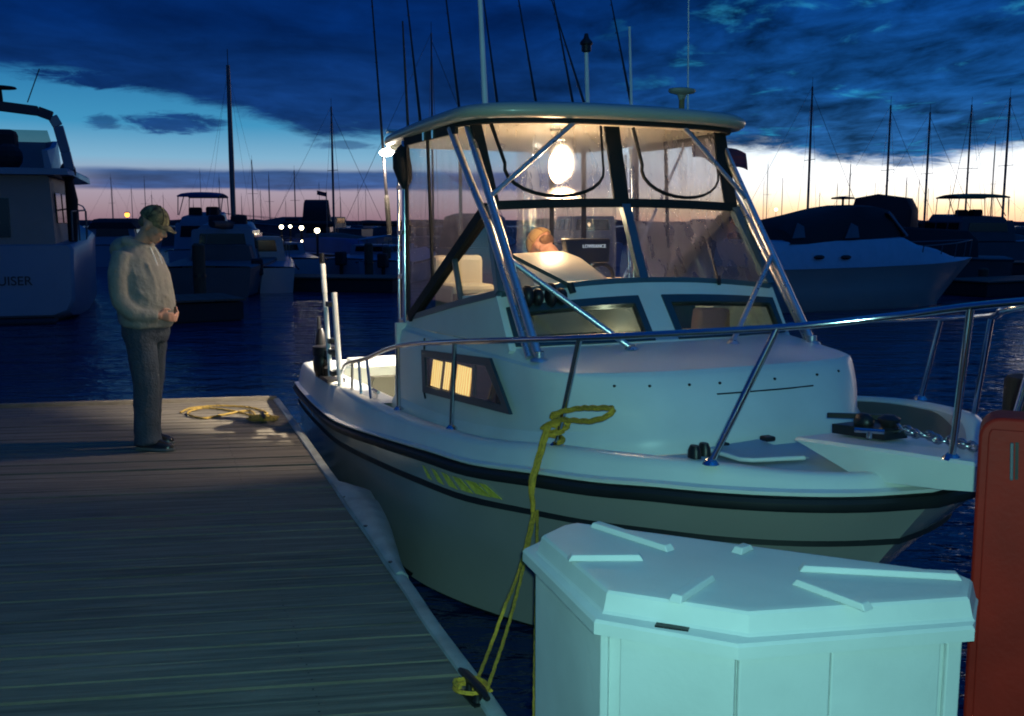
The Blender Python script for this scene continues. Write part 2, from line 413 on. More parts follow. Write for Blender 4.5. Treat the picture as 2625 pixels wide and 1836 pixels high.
# the sun has just set: only a trace of it, low in the bright gap at right
sl = bpy.data.lights.new('afterglow', 'SUN'); sl.energy = .06; sl.angle = rad(14); sl.color = (1, .72, .5)
so = bpy.data.objects.new('afterglow', sl); COL.objects.link(so)
so.rotation_euler = Vector((-math.sin(rad(35)), -math.cos(rad(35)), -.035)).to_track_quat('-Z', 'Y').to_euler()

# ------------------------------------------------------------------ water, far shore
def water_mat():
    m = bpy.data.materials.new('harbour_water'); m.use_nodes = True
    t = m.node_tree; N = t.nodes; L = t.links; b = N['Principled BSDF']
    b.inputs['Base Color'].default_value = (.004, .022, .080, 1); b.inputs['Roughness'].default_value = .06; b.inputs['IOR'].default_value = 1.33
    tcn = N.new('ShaderNodeTexCoord'); prev = None
    for sc, st, d, rot in ((.55, .55, .30, .3), (2.1, .6, .10, -.25), (7.0, .5, .03, .5)):
        mp = N.new('ShaderNodeMapping'); mp.inputs['Scale'].default_value = (1, 2.0, 1); mp.inputs['Rotation'].default_value = (0, 0, rot)
        L.new(tcn.outputs['Object'], mp.inputs[0])
        nz = N.new('ShaderNodeTexNoise'); nz.inputs['Scale'].default_value = sc; nz.inputs['Detail'].default_value = 3; nz.inputs['Distortion'].default_value = .5
        L.new(mp.outputs[0], nz.inputs['Vector'])
        bp = N.new('ShaderNodeBump'); bp.inputs['Strength'].default_value = st; bp.inputs['Distance'].default_value = d
        L.new(nz.outputs['Fac'], bp.inputs['Height'])
        if prev: L.new(prev.outputs[0], bp.inputs['Normal'])
        prev = bp
    L.new(prev.outputs[0], b.inputs['Normal'])
    return m
# added dark breakwater behind the moored boats, hiding the bright far water
bk_mb = MB(); rg = []
for i in range(181):
    t = -.62 + 1.24 * i / 180; rr_0 = 96 + 3 * noise.noise((t * 6, 3, 0)); row = []
    hh = 1.62 + .22 * noise.noise((t * 30, 7, 0)) + .16 * noise.noise((t * 120, 9, 0))
    for dr, hf in ((0, -.3), (1.4, .35), (2.6, .7), (4.0, .95), (5.5, 1.0), (8, .6), (10, -.3)):
        q = rr_0 + dr + .4 * noise.noise((t * 90, dr, 2))
        row.append((q * math.sin(t), q * math.cos(t), WATER + hh * hf + (.14 * noise.noise((t * 160, dr * 2, 4)) if hf > 0 else 0)))
    rg.append(row)
bk_mb.loft(rg, close=False)
tag(bk_mb.build('mound', mat('mound_dark', (.020, .018, .020), .9, vary=.5, scale=.8, bump=.6, bscale=3)), 'long dark added breakwater across the marina behind the moored boats', 'mound')
w = MB().add([(-1800, -300, WATER), (1800, -300, WATER), (1800, 2500, WATER), (-1800, 2500, WATER)], [(0, 1, 2, 3)]).build('water', water_mat())
tag(w, kind='structure')
hb = MB(); pts = []
for i in range(241):
    a = -1.0 + i * 2 / 240
    r = 620 + 60 * noise.noise((a * 4, 0, 0))
    h = 3.3 + 1.3 * noise.noise((a * 9, 1, 0)) + .9 * noise.noise((a * 46, 2, 0)) + .7 * noise.noise((a * 130, 3, 0))
    if a > .13: h *= .82
    pts.append((a, r, h))
rings = []
for k, (dr, hf) in enumerate(((0, -.1), (4, .62), (14, .95), (30, 1.0), (120, .8), (200, -.1))):
    rings.append([((r + dr) * math.sin(a), (r + dr) * math.cos(a), WATER + max(-.2, h * hf + (.3 * noise.noise((a * 300, k, 5)) if 0 < hf else 0))) for a, r, h in pts])
hb.loft(rings, close=False)
tag(hb.build('hills', M['shore']), kind='structure')

# ------------------------------------------------------------------ pier
PA = math.atan(.145)                                   # plank direction
pd = Vector((math.cos(PA), math.sin(PA))); pn = Vector((-pd.y, pd.x))
def clip(poly, pt, nrm):
    out = []
    for i in range(len(poly)):
        a = poly[i]; b = poly[(i + 1) % len(poly)]
        da = (a - pt).dot(nrm); db = (b - pt).dot(nrm)
        if da >= 0: out.append(a)
        if (da >= 0) != (db >= 0): out.append(a + (b - a) * (da / (da - db)))
    return out
EA = Vector((-.03, 3.045)); EB = Vector((-2.164, 9.051))
finger = [Vector(p) for p in ((-6.5, 3.045), EA, EB, (-6.5, 8.30))]
mainp = [Vector(p) for p in ((-6.5, -4), (6, -4), (6, .45), (.13, 3.03), (-.03, 3.040), (-6.5, 3.040))]
def deck_mat():
    m = bpy.data.materials.new('weathered_deck'); m.use_nodes = True
    t = m.node_tree; N = t.nodes; L = t.links; b = N['Principled BSDF']
    tcn = N.new('ShaderNodeTexCoord'); mp = N.new('ShaderNodeMapping'); mp.vector_type = 'TEXTURE'; mp.inputs['Rotation'].default_value = (0, 0, PA)
    L.new(tcn.outputs['Object'], mp.inputs[0])
    m2 = N.new('ShaderNodeMapping'); m2.inputs['Scale'].default_value = (.7, 14, 1); L.new(mp.outputs[0], m2.inputs[0])
    g = N.new('ShaderNodeTexNoise'); g.inputs['Scale'].default_value = 2.2; g.inputs['Detail'].default_value = 8; g.inputs['Roughness'].default_value = .65; L.new(m2.outputs[0], g.inputs['Vector'])
    m3 = N.new('ShaderNodeMapping'); m3.inputs['Scale'].default_value = (.25, 1.1, 1); L.new(mp.outputs[0], m3.inputs[0])
    p = N.new('ShaderNodeTexNoise'); p.inputs['Scale'].default_value = 1.7; p.inputs['Detail'].default_value = 4; L.new(m3.outputs[0], p.inputs['Vector'])
    s = N.new('ShaderNodeSeparateXYZ'); L.new(mp.outputs[0], s.inputs[0])
    d = N.new('ShaderNodeMath'); d.operation = 'DIVIDE'; d.inputs[1].default_value = .122; L.new(s.outputs[1], d.inputs[0])
    fl = N.new('ShaderNodeMath'); fl.operation = 'FLOOR'; L.new(d.outputs[0], fl.inputs[0])
    wn = N.new('ShaderNodeTexWhiteNoise'); wn.noise_dimensions = '1D'; L.new(fl.outputs[0], wn.inputs['W'])
    a1 = N.new('ShaderNodeMath'); a1.operation = 'MULTIPLY_ADD'; a1.inputs[1].default_value = .22; L.new(wn.outputs[0], a1.inputs[0])
    g2 = N.new('ShaderNodeMath'); g2.operation = 'MULTIPLY_ADD'; g2.inputs[1].default_value = 2.3; g2.inputs[2].default_value = -.65; L.new(g.outputs[0], g2.inputs[0]); L.new(g2.outputs[0], a1.inputs[2])
    a2 = N.new('ShaderNodeMath'); a2.operation = 'MULTIPLY_ADD'; a2.inputs[1].default_value = .7; L.new(p.outputs[0], a2.inputs[0]); L.new(a1.outputs[0], a2.inputs[2])
    r = N.new('ShaderNodeValToRGB'); e = r.color_ramp.elements; e[0].position = .62; e[0].color = (.078, .072, .060, 1); e[1].position = 1.0; e[1].color = (.205, .18, .145, 1)
    mr = N.new('ShaderNodeMapRange'); mr.inputs['From Min'].default_value = .3; mr.inputs['From Max'].default_value = 1.5; L.new(a2.outputs[0], mr.inputs[0])
    e[0].position = .18; e[1].position = .88
    L.new(mr.outputs[0], r.inputs[0]); L.new(r.outputs[0], b.inputs['Base Color'])
    b.inputs['Roughness'].default_value = .72; b.inputs['Specular IOR Level'].default_value = .25
    bp = N.new('ShaderNodeBump'); bp.inputs['Strength'].default_value = .8; bp.inputs['Distance'].default_value = .008; L.new(g.outputs[0], bp.inputs['Height']); L.new(bp.outputs[0], b.inputs['Normal'])
    return m
pier = thing('wooden_pier', 'weathered grey plank pier with a pale vinyl edge strip that the man stands on', 'pier')
pd_mb = MB(); nails = MB(); rnd = random.Random(3)
for poly in (finger, mainp):
    lo = min(p.dot(pn) for p in poly); hi_ = max(p.dot(pn) for p in poly)
    k = math.floor(lo / .122)
    while k * .122 < hi_:
        a = k * .122 + .0055; b = (k + 1) * .122 - .0055
        q = clip(clip(poly, pn * a, pn), pn * b, -pn)
        if len(q) >= 3:
            dz = rnd.uniform(-.004, .004)
            pd_mb.prism([(v.x, v.y) for v in q], -.04, dz)
            if poly is finger:
                for sft in (.55, 2.1, 3.6):
                    for f in (.25, .75):
                        t = (a + (b - a) * f)
                        # stringers run with the pier edge
                        s = (t - EA.dot(pn)) / (EB - EA).dot(pn)
                        e_ = EA + (EB - EA) * s
                        c = e_ - pd * sft + Vector((rnd.uniform(-.008, .008), 0))
                        nails.lathe([(.0042, .0), (.0042, .0015)], (c.x, c.y, dz), 6)
        k += 1
pd_mb.build('deck', deck_mat(), pier)
tag(nails.build('nail_heads', M['darkmetal'], pier), kind='stuff')
ed = (EB - EA).normalized(); en = Vector((ed.y, -ed.x))            # en points over the water
def E3(s, o, z): v = EA + ed * s + en * o; return Vector((v.x, v.y, z))
LEN = (EB - EA).length
fa = MB()
fa.bar(E3(0, -.035, -.18), E3(LEN, -.035, -.18), .06, .27)
fa.bar((-6.5, 8.27, -.18), (EB.x, EB.y - .035, -.18), .06, .27)
fa.bar((.13, 2.99, -.18), (6, .41, -.18), .06, .27)
fa.prism([(-6.4, 3.2), (-.35, 3.2), (-2.35, 8.7), (-6.4, 8.0)], -.72, -.32)
fa.prism([(-6.4, -3.9), (5.9, -3.9), (5.9, .2), (-.2, 2.8), (-6.4, 3.0)], -.72, -.32)
fa.build('fascia', M['dockwood'], pier)
st_ = MB()
prof = [(-.030, .004), (-.026, .016), (.012, .020), (.030, .010), (.034, -.03), (.030, -.11), (.004, -.11), (.003, .003)]
rg = []
n_ = 46
for i in range(n_ + 1):
    s = LEN * i / n_
    wv = .006 * noise.noise((s * 1.7, 0, 0))
    rg.append([E3(s, o + wv, z + .5 * wv) for o, z in prof])
st_.loft(rg).build('edge_strip', M['bumper'], pier, smooth=50)
eb = MB(); eb.bar((-6.5, 8.315, .012), (EB.x + .0, EB.y + .015, .012), .05, .05)
eb.build('edge_board', mat('edge_board_wood', (.17, .145, .115), .8, vary=.4, stretch=(.5, 8, 8)), pier, bevel=.008)
# bulging loose length of bumper that folds out over the water
bm_ = thing('dock_bumper', 'pale folded vinyl bumper bulging out from the pier edge beside the hull', 'bumper')
rg = []
for i in range(25):
    t = i / 24
    s = 1.45 + 1.72 * t
    bul = .02 + .15 * math.sin(min(1, t * 1.12) * math.pi * .5) ** 1.4 * (1 if t < .86 else max(0, 1 - ((t - .86) / .14) ** 2))
    fold = .02 * math.exp(-((t - .80) / .035) ** 2)
    bul *= (1 - .25 * math.exp(-((t - .80) / .03) ** 2))
    rg.append([E3(s, -.02, .024), E3(s, .2 * bul, .034 + fold), E3(s, .6 * bul, .032 + fold), E3(s, .92 * bul + .02, .008), E3(s, bul + .035, -.05), E3(s, .9 * bul + .035, -.13), E3(s, .04, -.13), E3(s, .036, .0)])
bm_mesh = MB().loft(rg).build('bumper_sheet', M['bumper'], bm_, smooth=60)
sc_ = MB()
for s in (1.6, 2.2, 2.8): sc_.lathe([(.012, 0), (.012, .004)], tuple(E3(s, -.008, .0275)), 8)
sc_.each('screw_head', M['darkmetal'], bm_)

# cleats + ropes
def cleat(name, p, rz, label):
    c = thing(name, label, 'cleat', p, rz)
    MB().tube([(-.12, 0, .055), (-.07, 0, .062), (.07, 0, .062), (.12, 0, .055)], [.010, .016, .016, .010]).build('horn_bar', M['darkmetal'], c, smooth=60)
    b = MB()
    for s in (-.035, .035): b.lathe([(.022, 0), (.014, .02), (.013, .06)], (s, 0, 0), 10)
    b.box((0, 0, .005), (.13, .05, .01)).build('foot', M['darkmetal'], c, smooth=50)
    return c
def ropemesh(mb, pts, r=.011, twist=26, n=5):
    """three twisted strands along a smooth path"""
    P = curve(pts, n); L = 0; acc = [0]
    for i in range(1, len(P)): L += (P[i] - P[i - 1]).length; acc.append(L)
    # resample
    m = max(4, int(L / .022)); Q = []
    j = 0
    for i in range(m + 1):
        d = L * i / m
        while j < len(P) - 2 and acc[j + 1] < d: j += 1
        f = (d - acc[j]) / max(1e-6, acc[j + 1] - acc[j]); Q.append(P[j].lerp(P[j + 1], min(1, max(0, f))))
    fr = []
    prev = None
    for i in range(len(Q)):
        t = (Q[min(i + 1, m)] - Q[max(i - 1, 0)]).normalized()
        a = (prev - t * prev.dot(t)) if prev is not None else t.cross(Vector((.3, .2, 1)))
        if a.length < 1e-5: a = t.cross(Vector((1, .1, .2)))
        a.normalize(); prev = a; fr.append((a, t.cross(a)))
    for k in range(3):
        path = []
        for i, q in enumerate(Q):
            th = 2 * math.pi * k / 3 + twist * L * i / m
            path.append(q + (fr[i][0] * math.cos(th) + fr[i][1] * math.sin(th)) * r * .55)
        mb.tube(path, r * .62, 6)
    return mb
cp = E3(8.42 - 3.05, -.22, 0); cleat('dock_cleat', (cp.x, cp.y, 0), math.atan2(ed.y, ed.x), 'dark cleat at the far corner of the pier wrapped in yellow rope')
cleat_at = on(1062, 1568, 0)
cleat('dock_cleat', (cleat_at.x, cleat_at.y, 0), math.atan2(ed.y, ed.x) + .1, 'dark cleat on the near pier edge holding the bow line')
# stern line heaped on the far corner
sr = MB(); rr = random.Random(5)
pts = []
for i in range(26):
    a = i * 1.9; r_ = .055 + .035 * rr.random()
    pts.append((cp.x + r_ * math.cos(a) * 1.5, cp.y + r_ * math.sin(a) * .9, .03 + .0035 * i))
ropemesh(sr, [(x, y, .02 + (z - .03) * .5) for x, y, z in pts[:17]], .008)
tail = [(cp.x - .05, cp.y, .03)] + [tuple(on(x, y, .016)) for x, y in ((560, 921), (500, 930), (455, 938), (420, 927), (455, 915), (520, 921), (570, 932), (600, 927), (560, 914), (490, 910), (430, 915), (405, 925))]
ropemesh(sr, tail, .0085)
o = sr.build('stern_line', M['ropedirty'], smooth=60); tag(o, 'yellow rope heaped and trailing on the far end of the pier', 'rope')

# ------------------------------------------------------------------ the weak greenish light of the phone that took the picture
pl = bpy.data.lights.new('phone_light', 'POINT'); pl.energy = 262; pl.color = (.40, 1.0, .90); pl.shadow_soft_size = .015
po = bpy.data.objects.new('phone_light', pl); COL.objects.link(po); po.location = (.02, -.03, EYE + .035)

# ------------------------------------------------------------------ the white fishing boat
BA = rad(24)
BO = Vector((-.9202, 9.4407, WATER))
BH = Vector((math.sin(BA), -math.cos(BA), 0)); BP = Vector((-BH.y, BH.x, 0))
boat = thing('fishing_boat', 'white fishing boat with lit cabin, hardtop on tube legs and bow rail beside the pier', 'boat', BO, math.atan2(BH.y, BH.x))
def bw(l): return BO + BH * l[0] + BP * l[1] + Vector((0, 0, l[2]))      # boat -> world
def part(mb, name, m, parent=None, **k): return mb.build(name, m, parent or boat, **k)

R = [(0, 1.13, .63), (.4, 1.17, .628), (1.2, 1.22, .625), (2, 1.25, .645), (3.1, 1.25, .755), (3.94, 1.25, .85), (4.5, 1.22, .90), (5.03, 1.13, .97), (5.40, 1.03, 1.01), (5.68, .91, 1.045), (5.90, .76, 1.06), (6.08, .56, 1.068), (6.19, .30, 1.065), (6.245, 0, 1.062)]
Wl = [(0, 1.08), (.4, 1.12), (1.2, 1.16), (2, 1.19), (2.95, 1.23), (3.5, 1.21), (3.89, 1.12), (4.23, .98), (4.5, .83), (4.84, .62), (5.09, .45), (5.28, .29), (5.42, .14), (5.52, 0)]
Kz = [-.42] * 7 + [-.41, -.39, -.34, -.28, -.20, -.10, .0]
Dk = [.86, .87, .89, .905, .945, 1.0, 1.05, 1.12, 1.155, 1.176, 1.182, 1.172, 1.160, 1.155]
nS = len(R)
def dens(L):
    return [tuple(v) for v in curve([tuple(list(p) + [0] * (3 - len(p))) for p in L], 4)]
Rd = dens(R); Wd = dens(Wl); Kd = [v[0] for v in dens([(k, 0, 0) for k in Kz])]; Dd = [v[0] for v in dens([(k, 0, 0) for k in Dk])]
nD = len(Rd)
Rd = [(x, max(y, 0), z) for x, y, z in Rd]
def hullpt(i, s):
    """s = 0 waterline chine .. 1 rub rail"""
    r = Vector(Rd[i]); w_ = Vector((Wd[i][0], max(0, Wd[i][1]), .02))
    p = w_.lerp(r, s)
    t = i / (nD - 1)
    fl = .13 * max(0, (t - .40) / .6) ** .8 * (1 if t < .93 else (1 - t) / .07)
    b_ = math.sin(math.pi * s ** .8)
    p.y = max(0, p.y - fl * b_ * .8); p.x -= .10 * b_ * max(0, t - .6)
    return p
SV = [0, .12, .25, .4, .55, .7, .83, .92, 1.0]
def outward(i):
    a = Vector(Rd[max(i - 1, 0)]); b = Vector(Rd[min(i + 1, nD - 1)]); t = b - a
    n = Vector((-t.y, t.x, 0))
    if n.length < 1e-6: n = Vector((1, 0, 0))
    n.normalize()
    if i == nD - 1: n = Vector((1, 0, 0))
    return n if n.y >= -1e-6 and (n.y > 0 or n.x > 0) else -n
hs = MB()
for sg in (-1, 1):
    rg = [[(p.x, sg * p.y, p.z) for p in (hullpt(i, s) for s in SV)] for i in range(nD)]
    hs.loft(rg, close=False)
tr = [hullpt(0, s) for s in SV]
hs.add([(p.x, -p.y, p.z) for p in tr] + [(p.x, p.y, p.z) for p in reversed(tr)], [tuple(range(2 * len(SV)))])
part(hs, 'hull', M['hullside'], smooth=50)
bb = MB()
for sg in (-1, 1):
    rg = []
    for i in range(nD):
        w_ = hullpt(i, 0); k = Vector((Wd[i][0] - .25 * (i / nD) ** 3 * 0, 0, Kd[i]))
        rg.append([(w_.x, sg * (w_.y + .004), w_.z + .03), (w_.x, sg * w_.y, w_.z), (w_.x, sg * w_.y * .93, -.05 if i < nD - 6 else w_.z - .02), (k.x, 0, min(k.z, w_.z - .03))])
    bb.loft(rg, close=False)
part(bb, 'bottom_paint', M['bottom'], smooth=50)
# rub rail, black stripe
for nm, s0, pr in (('rub_rail', 1.0, [(-.005, -.028), (.028, -.025), (.040, -.010), (.040, .010), (.028, .024), (-.005, .028)]), ('hull_stripe', .80, [(-.01, -.017), (.006, -.017), (.006, .017), (-.01, .017)])):
    mb = MB()
    path = []
    for sg in (-1, 1):
        idx = range(nD) if sg < 0 else range(nD - 2, -1, -1)
        for i in idx:
            p = hullpt(i, s0); o_ = outward(i)
            path.append([(p.x + o_.x * d, sg * (p.y + o_.y * d), p.z + h) for d, h in pr])
    mb.loft(path); part(mb, nm, M['black'], smooth=40)
# white metal insert along the rub rail
mb = MB(); path = []
for sg in (-1, 1):
    for i in (range(nD) if sg < 0 else range(nD - 2, -1, -1)):
        p = hullpt(i, 1.0); o_ = outward(i)
        path.append([(p.x + o_.x * d, sg * (p.y + o_.y * d), p.z + h) for d, h in ((-.01, .040), (.022, .040), (.024, .050), (-.01, .056))])
mb.loft(path); part(mb, 'rail_moulding', M['white'], smooth=40)

# gunwale topsides and decks
def gun(i, inset, dz):
    p = Vector(Rd[i]); o_ = outward(i)
    return Vector((p.x - o_.x * inset, max(0, p.y - o_.y * inset), Dd[i] + dz))
def port_rise(i):                                  # the port bulwark stands a little higher round the bow
    x = Rd[i][0]
    def ss(a, b_): t = max(0, min(1, (x - a) / (b_ - a))); return t * t * (3 - 2 * t)
    return .065 * ss(3.2, 4.3) * (1 - ss(5.7, 6.2))
gs = MB()
for sg in (-1, 1):
    rg = []
    for i in range(nD):
        p = Vector(Rd[i]); o_ = outward(i)
        a = Vector((p.x, p.y, p.z + .01))
        b_ = gun(i, .045, -.035); c_ = gun(i, .062, -.008); d_ = gun(i, .095, 0); e_ = gun(i, .135, -.004); f_ = gun(i, .15, -.022)
        if sg > 0:
            for q in (b_, c_, d_, e_, f_): q.z += port_rise(i)
        rg.append([(q.x, sg * q.y, q.z) for q in (a, a.lerp(b_, .5), b_, c_, d_, e_, f_)])
    gs.loft(rg, close=False)
a = [(0.0, -1.13, .64), (0, -1.085, .825), (0, -1.0, .86), (0, 1.0, .86), (0, 1.085, .825), (0, 1.13, .64)]
gs.slab(a, (.02, 0, 0))
part(gs, 'gunwale', M['gel'], smooth=45)
dk = MB()
cut = [i for i in range(nD) if Rd[i][0] >= 2.5]
for sg in (-1, 1):
    rg = []
    for i in cut:
        f_ = gun(i, .15, -.022); g_ = gun(i, .165, -.075); e_ = gun(i, .18, -.082)
        if i >= nD - 4:
            g_ = f_ + Vector((0, 0, -.02)); e_ = f_ + Vector((0, 0, -.03))
        if sg > 0: f_.z += port_rise(i)
        rg.append([(f_.x, sg * f_.y, f_.z), (g_.x, sg * g_.y, g_.z), (e_.x, sg * e_.y, e_.z), (e_.x, sg * e_.y * .66, e_.z + .004), (e_.x, sg * e_.y * .33, e_.z + .010), (e_.x, 0, e_.z + .014)])
    dk.loft(rg, close=False)
    # cockpit coaming tops
    rg = []
    for i in [j for j in range(nD) if Rd[j][0] <= 2.55]:
        f_ = gun(i, .15, -.022)
        rg.append([(f_.x, sg * f_.y, f_.z), (f_.x, sg * .93, f_.z)])
    dk.loft(rg, close=False)
dk.box((.18, 0, .838), (.36, 1.9, .02))
part(dk, 'deck', M['gel2'], smooth=40)
ck = MB()
for sg in (-1, 1):
    ck.slab([(.3, sg * .93, .22), (2.5, sg * .93, .22), (2.5, sg * .93, .90), (.3, sg * .93, .848)], (0, sg * .02, 0))
ck.box((.32, 0, .53), (.03, 1.86, .62)); ck.box((1.4, 0, .21), (2.25, 1.9, .03))
ck.box((.42, 0, .885), (.22, 1.5, .07))
part(ck, 'cockpit_liner', M['gel'], bevel=.012)
# non-skid panel on the port side deck, forward hatch
ns = MB()
for sg in (1,):
    a = []; b_ = []
    for i in range(nD):
        if 4.2 < Rd[i][0] < 5.86:
            tp = max(0, min(1, (5.86 - Rd[i][0]) / .35)) ** .5
            q0 = gun(i, .162, -.026 - .05 * (1 - tp) + port_rise(i) * tp); q = gun(i, .192, -.070); q2 = gun(i, .20 + .34 * tp, -.060)
            a.append([(q0.x, sg * q0.y, q0.z), (q.x, sg * q.y, q.z), (q2.x, sg * max(.12, q2.y), q2.z)])
    ns.loft(a, close=False)
part(ns, 'side_deck_panel', M['nonskid'])
ht = MB(); ht.slab([(5.30, -.42, 1.100), (5.66, -.42, 1.122), (5.72, -.16, 1.126), (5.30, -.10, 1.115)], (0, 0, .004))
hatch = part(ht, 'anchor_locker_hatch', M['gel2'])
he = MB(); he.tube([(5.32, -.44, 1.118), (5.64, -.455, 1.132), (5.68, -.42, 1.134), (5.74, -.20, 1.136)], .010, 8); he.build('hatch_rim', M['gel'], hatch, smooth=60)
hb_ = MB()
for p in ((5.36, -.33, 1.126), (5.40, -.13, 1.136)): hb_.lathe([(.022, 0), (.02, .008), (.006, .012)], p, 10)
hb_.each('latch', M['darkmetal'], hatch)

# ---- cabin trunk
base = [(2.5, .985, .86), (3.1, .985, .875), (3.7, .985, .905), (4.3, .97, .97), (4.68, .925, 1.02), (4.87, .85, 1.05), (5.03, .745, 1.075), (5.15, .61, 1.092), (5.225, .44, 1.105), (5.255, .22, 1.11), (5.26, 0, 1.11)]
top = [(2.5, .935, 1.405), (3.1, .93, 1.405), (3.7, .925, 1.408), (4.2, .925, 1.412), (4.52, .925, 1.415), (4.72, .905, 1.417), (4.87, .83, 1.419), (4.98, .69, 1.42), (5.045, .48, 1.422), (5.07, .24, 1.424), (5.075, 0, 1.424)]
def lerp3(a, b, t): return tuple(a[k] + (b[k] - a[k]) * t for k in range(3))
def offs(a, d, dz):                                   # move outwards (away from the trunk middle) by d
    v = Vector((a[0] - 3.9, a[1], 0)); v.x = max(v.x - .55, 0) if a[0] > 4.4 else 0
    if v.length < 1e-4: v = Vector((1, 0, 0))
    v.normalize(); return (a[0] + v.x * d, max(0, a[1] + v.y * d), a[2] + dz)
tk = MB()
def ringfull(h): return [(x, -y, z) for x, y, z in h] + [(x, y, z) for x, y, z in reversed(h[:-1])]
rr_ = []
rr_.append(ringfull([offs(b_, .035, -.03) for b_ in base]))
rr_.append(ringfull([offs(b_, .032, .012) for b_ in base]))
rr_.append(ringfull([offs(b_, .022, .05) for b_ in base]))
rr_.append(ringfull([offs(b_, .0, .085) for b_ in base]))
for t in (.3, .5, .7, .88):
    rr_.append(ringfull([offs(lerp3((b_[0], b_[1], b_[2] + .085), t_, t), .012 * math.sin(math.pi * t), 0) for b_, t_ in zip(base, top)]))
rr_.append(ringfull([offs(t_, .0, -.012) for t_ in top]))
rr_.append(ringfull([offs(t_, -.02, .0) for t_ in top]))
tin = [(2.5, .9, 1.425), (3.1, .9, 1.43), (3.7, .9, 1.45), (4.15, .89, 1.468), (4.25, .87, 1.47), (4.30, .82, 1.47), (4.33, .7, 1.47), (4.36, .5, 1.47), (4.375, .35, 1.47), (4.38, .15, 1.47), (4.38, 0, 1.47)]
rr_.append(ringfull(tin))
# leave the side-window opening out: split rows for the aft part
nk = len(rr_[0])
tk.loft(rr_, close=False)
part(tk, 'cabin_trunk', M['gel'], smooth=26, wn=True)
sn = MB()
def trunk_x(y, z):
    def ix(L):
        P_ = sorted([(b_[1], b_[0], b_[2]) for b_ in L[4:]])
        y_ = abs(y)
        for (ya, xa, za), (yb, xb, zb) in zip(P_, P_[1:]):
            if ya <= y_ <= yb:
                t = (y_ - ya) / (yb - ya); return xa + (xb - xa) * t, za + (zb - za) * t
        return P_[-1][1], P_[-1][2]
    (xb, zb), (xt, zt) = ix(base), ix(top); zb += .085
    t = (z - zb) / (zt - zb); return xb + (xt - xb) * t + .012 * math.sin(math.pi * max(0, min(1, t)))
for y in (-.70, -.55, -.36, -.20, .12, .40, .58):
    sn.ell((trunk_x(y, 1.365) + .003, y, 1.365), (.008, .008, .007), 8, 6)
sn.each('snap_stud', M['darkmetal'], boat)
sm_ = MB(); sm_.tube([(trunk_x(y, 1.32) + .001, y, 1.32) for y in (-.24, -.1, .05, .2, .34)], .004, 6)
part(sm_, 'hatch_seam', M['darkmetal'])

# ---- raised helm pod: sides and front with real window openings
pod = MB()
TH = .03
for sg in (-1, 1):
    pod.slab([(2.5, sg * .90, 1.42), (4.28, sg * .89, 1.465), (4.10, sg * .89, 1.73), (3.4, sg * .89, 1.615), (2.66, sg * .90, 1.475), (2.5, sg * .90, 1.45)], (0, -sg * TH, 0))
# front face, param (u = y, v = 0 bottom .. 1 top)
def pf(y, v):
    xb = 4.38 - .10 * (abs(y) / .9) ** 3; xt = 4.10; zb = 1.455; zt = 1.79 - .06 * (abs(y) / .9) ** 2
    return Vector((xb + (xt - xb) * v, y, zb + (zt - zb) * v))
def fpanel(mb, y0, y1, v0, v1, th=TH, n=6, lift=0.0, skew0=0.0, skew1=0.0):
    A = []; B_ = []
    for i in range(n + 1):
        t = i / n
        ya = y0 + (y1 - y0) * t
        p0 = pf(ya, v0); p1 = pf(ya, v1); nn = Vector((.75, 0, .62))
        A.append([p0 + nn * lift, p1 + nn * lift, p1 - nn * (th - lift), p0 - nn * (th - lift)])
    mb.loft(A)
# windows: stbd y -.87..-.03, port .10..  (mirror)
WV0, WV1 = .07, .76
fpanel(pod, -.91, .91, .0, WV0); fpanel(pod, -.91, .91, WV1, 1.0)
for a_, b_ in ((-.91, -.875), (-.075, .075), (.875, .91)): fpanel(pod, a_, b_, WV0, WV1, n=2)
# dash top
rg = []
for y in [-.89 + 1.78 * i / 12 for i in range(13)]:
    zt = 1.79 - .06 * (abs(y) / .9) ** 2
    rg.append([(4.10, y, zt), (4.085, y, zt + .012), (3.55, y, zt - .04), (3.55, y, zt - .10), (4.05, y, zt - .04)])
pod.loft(rg)
part(pod, 'helm_pod', M['gel'], smooth=35, wn=True)
def front_window(y0, y1, label=None):
    fr = MB()
    fw = .042
    fpanel(fr, y0, y1, WV0, WV0 + .13, .045, 6, .008); fpanel(fr, y0, y1, WV1 - .12, WV1, .045, 6, .008)
    fpanel(fr, y0, y0 + fw, WV0 + .13, WV1 - .12, .045, 2, .008); fpanel(fr, y1 - fw, y1, WV0 + .13, WV1 - .12, .045, 2, .008)
    f = part(fr, 'front_window', M['frame'])
    g = MB(); fpanel(g, y0 + fw, y1 - fw, WV0 + .13, WV1 - .12, .006, 4, -.012)
    g.build('pane', M['tint'], f)
front_window(-.874, -.076); front_window(.076, .874)
# cabin interior seen through the front windows
ci = MB(); ci.box((3.35, 0, 1.30), (.02, 1.74, .78)); ci.box((3.9, 0, .98), (1.1, 1.74, .02))
part(ci, 'cabin_lining', M['green'])
ci = MB(); ci.box((3.60, .145, 1.50), (.2, .24, .22)); ci.box((3.55, .55, 1.34), (.25, .5, .16)); ci.each('cabin_cushion', M['cream'], boat, bevel=.02)
ci = MB(); ci.slab([(3.75, .62, 1.40), (3.75, .88, 1.40), (3.75, .93, 1.50), (3.75, .87, 1.57), (3.75, .64, 1.58)], (-.1, 0, 0)); part(ci, 'bunk_pillow', M['pink'], bevel=.02)
ci = MB()
ci.tube([(3.72, -.42 + .09 * math.cos(t * .5236), 1.56 + .09 * math.sin(t * .5236)) for t in range(12)], .014, 8, closed=True)
ci.box((3.72, -.42, 1.56), (.03, .16, .02)); part(ci, 'cabin_fan', M['darkmetal'])
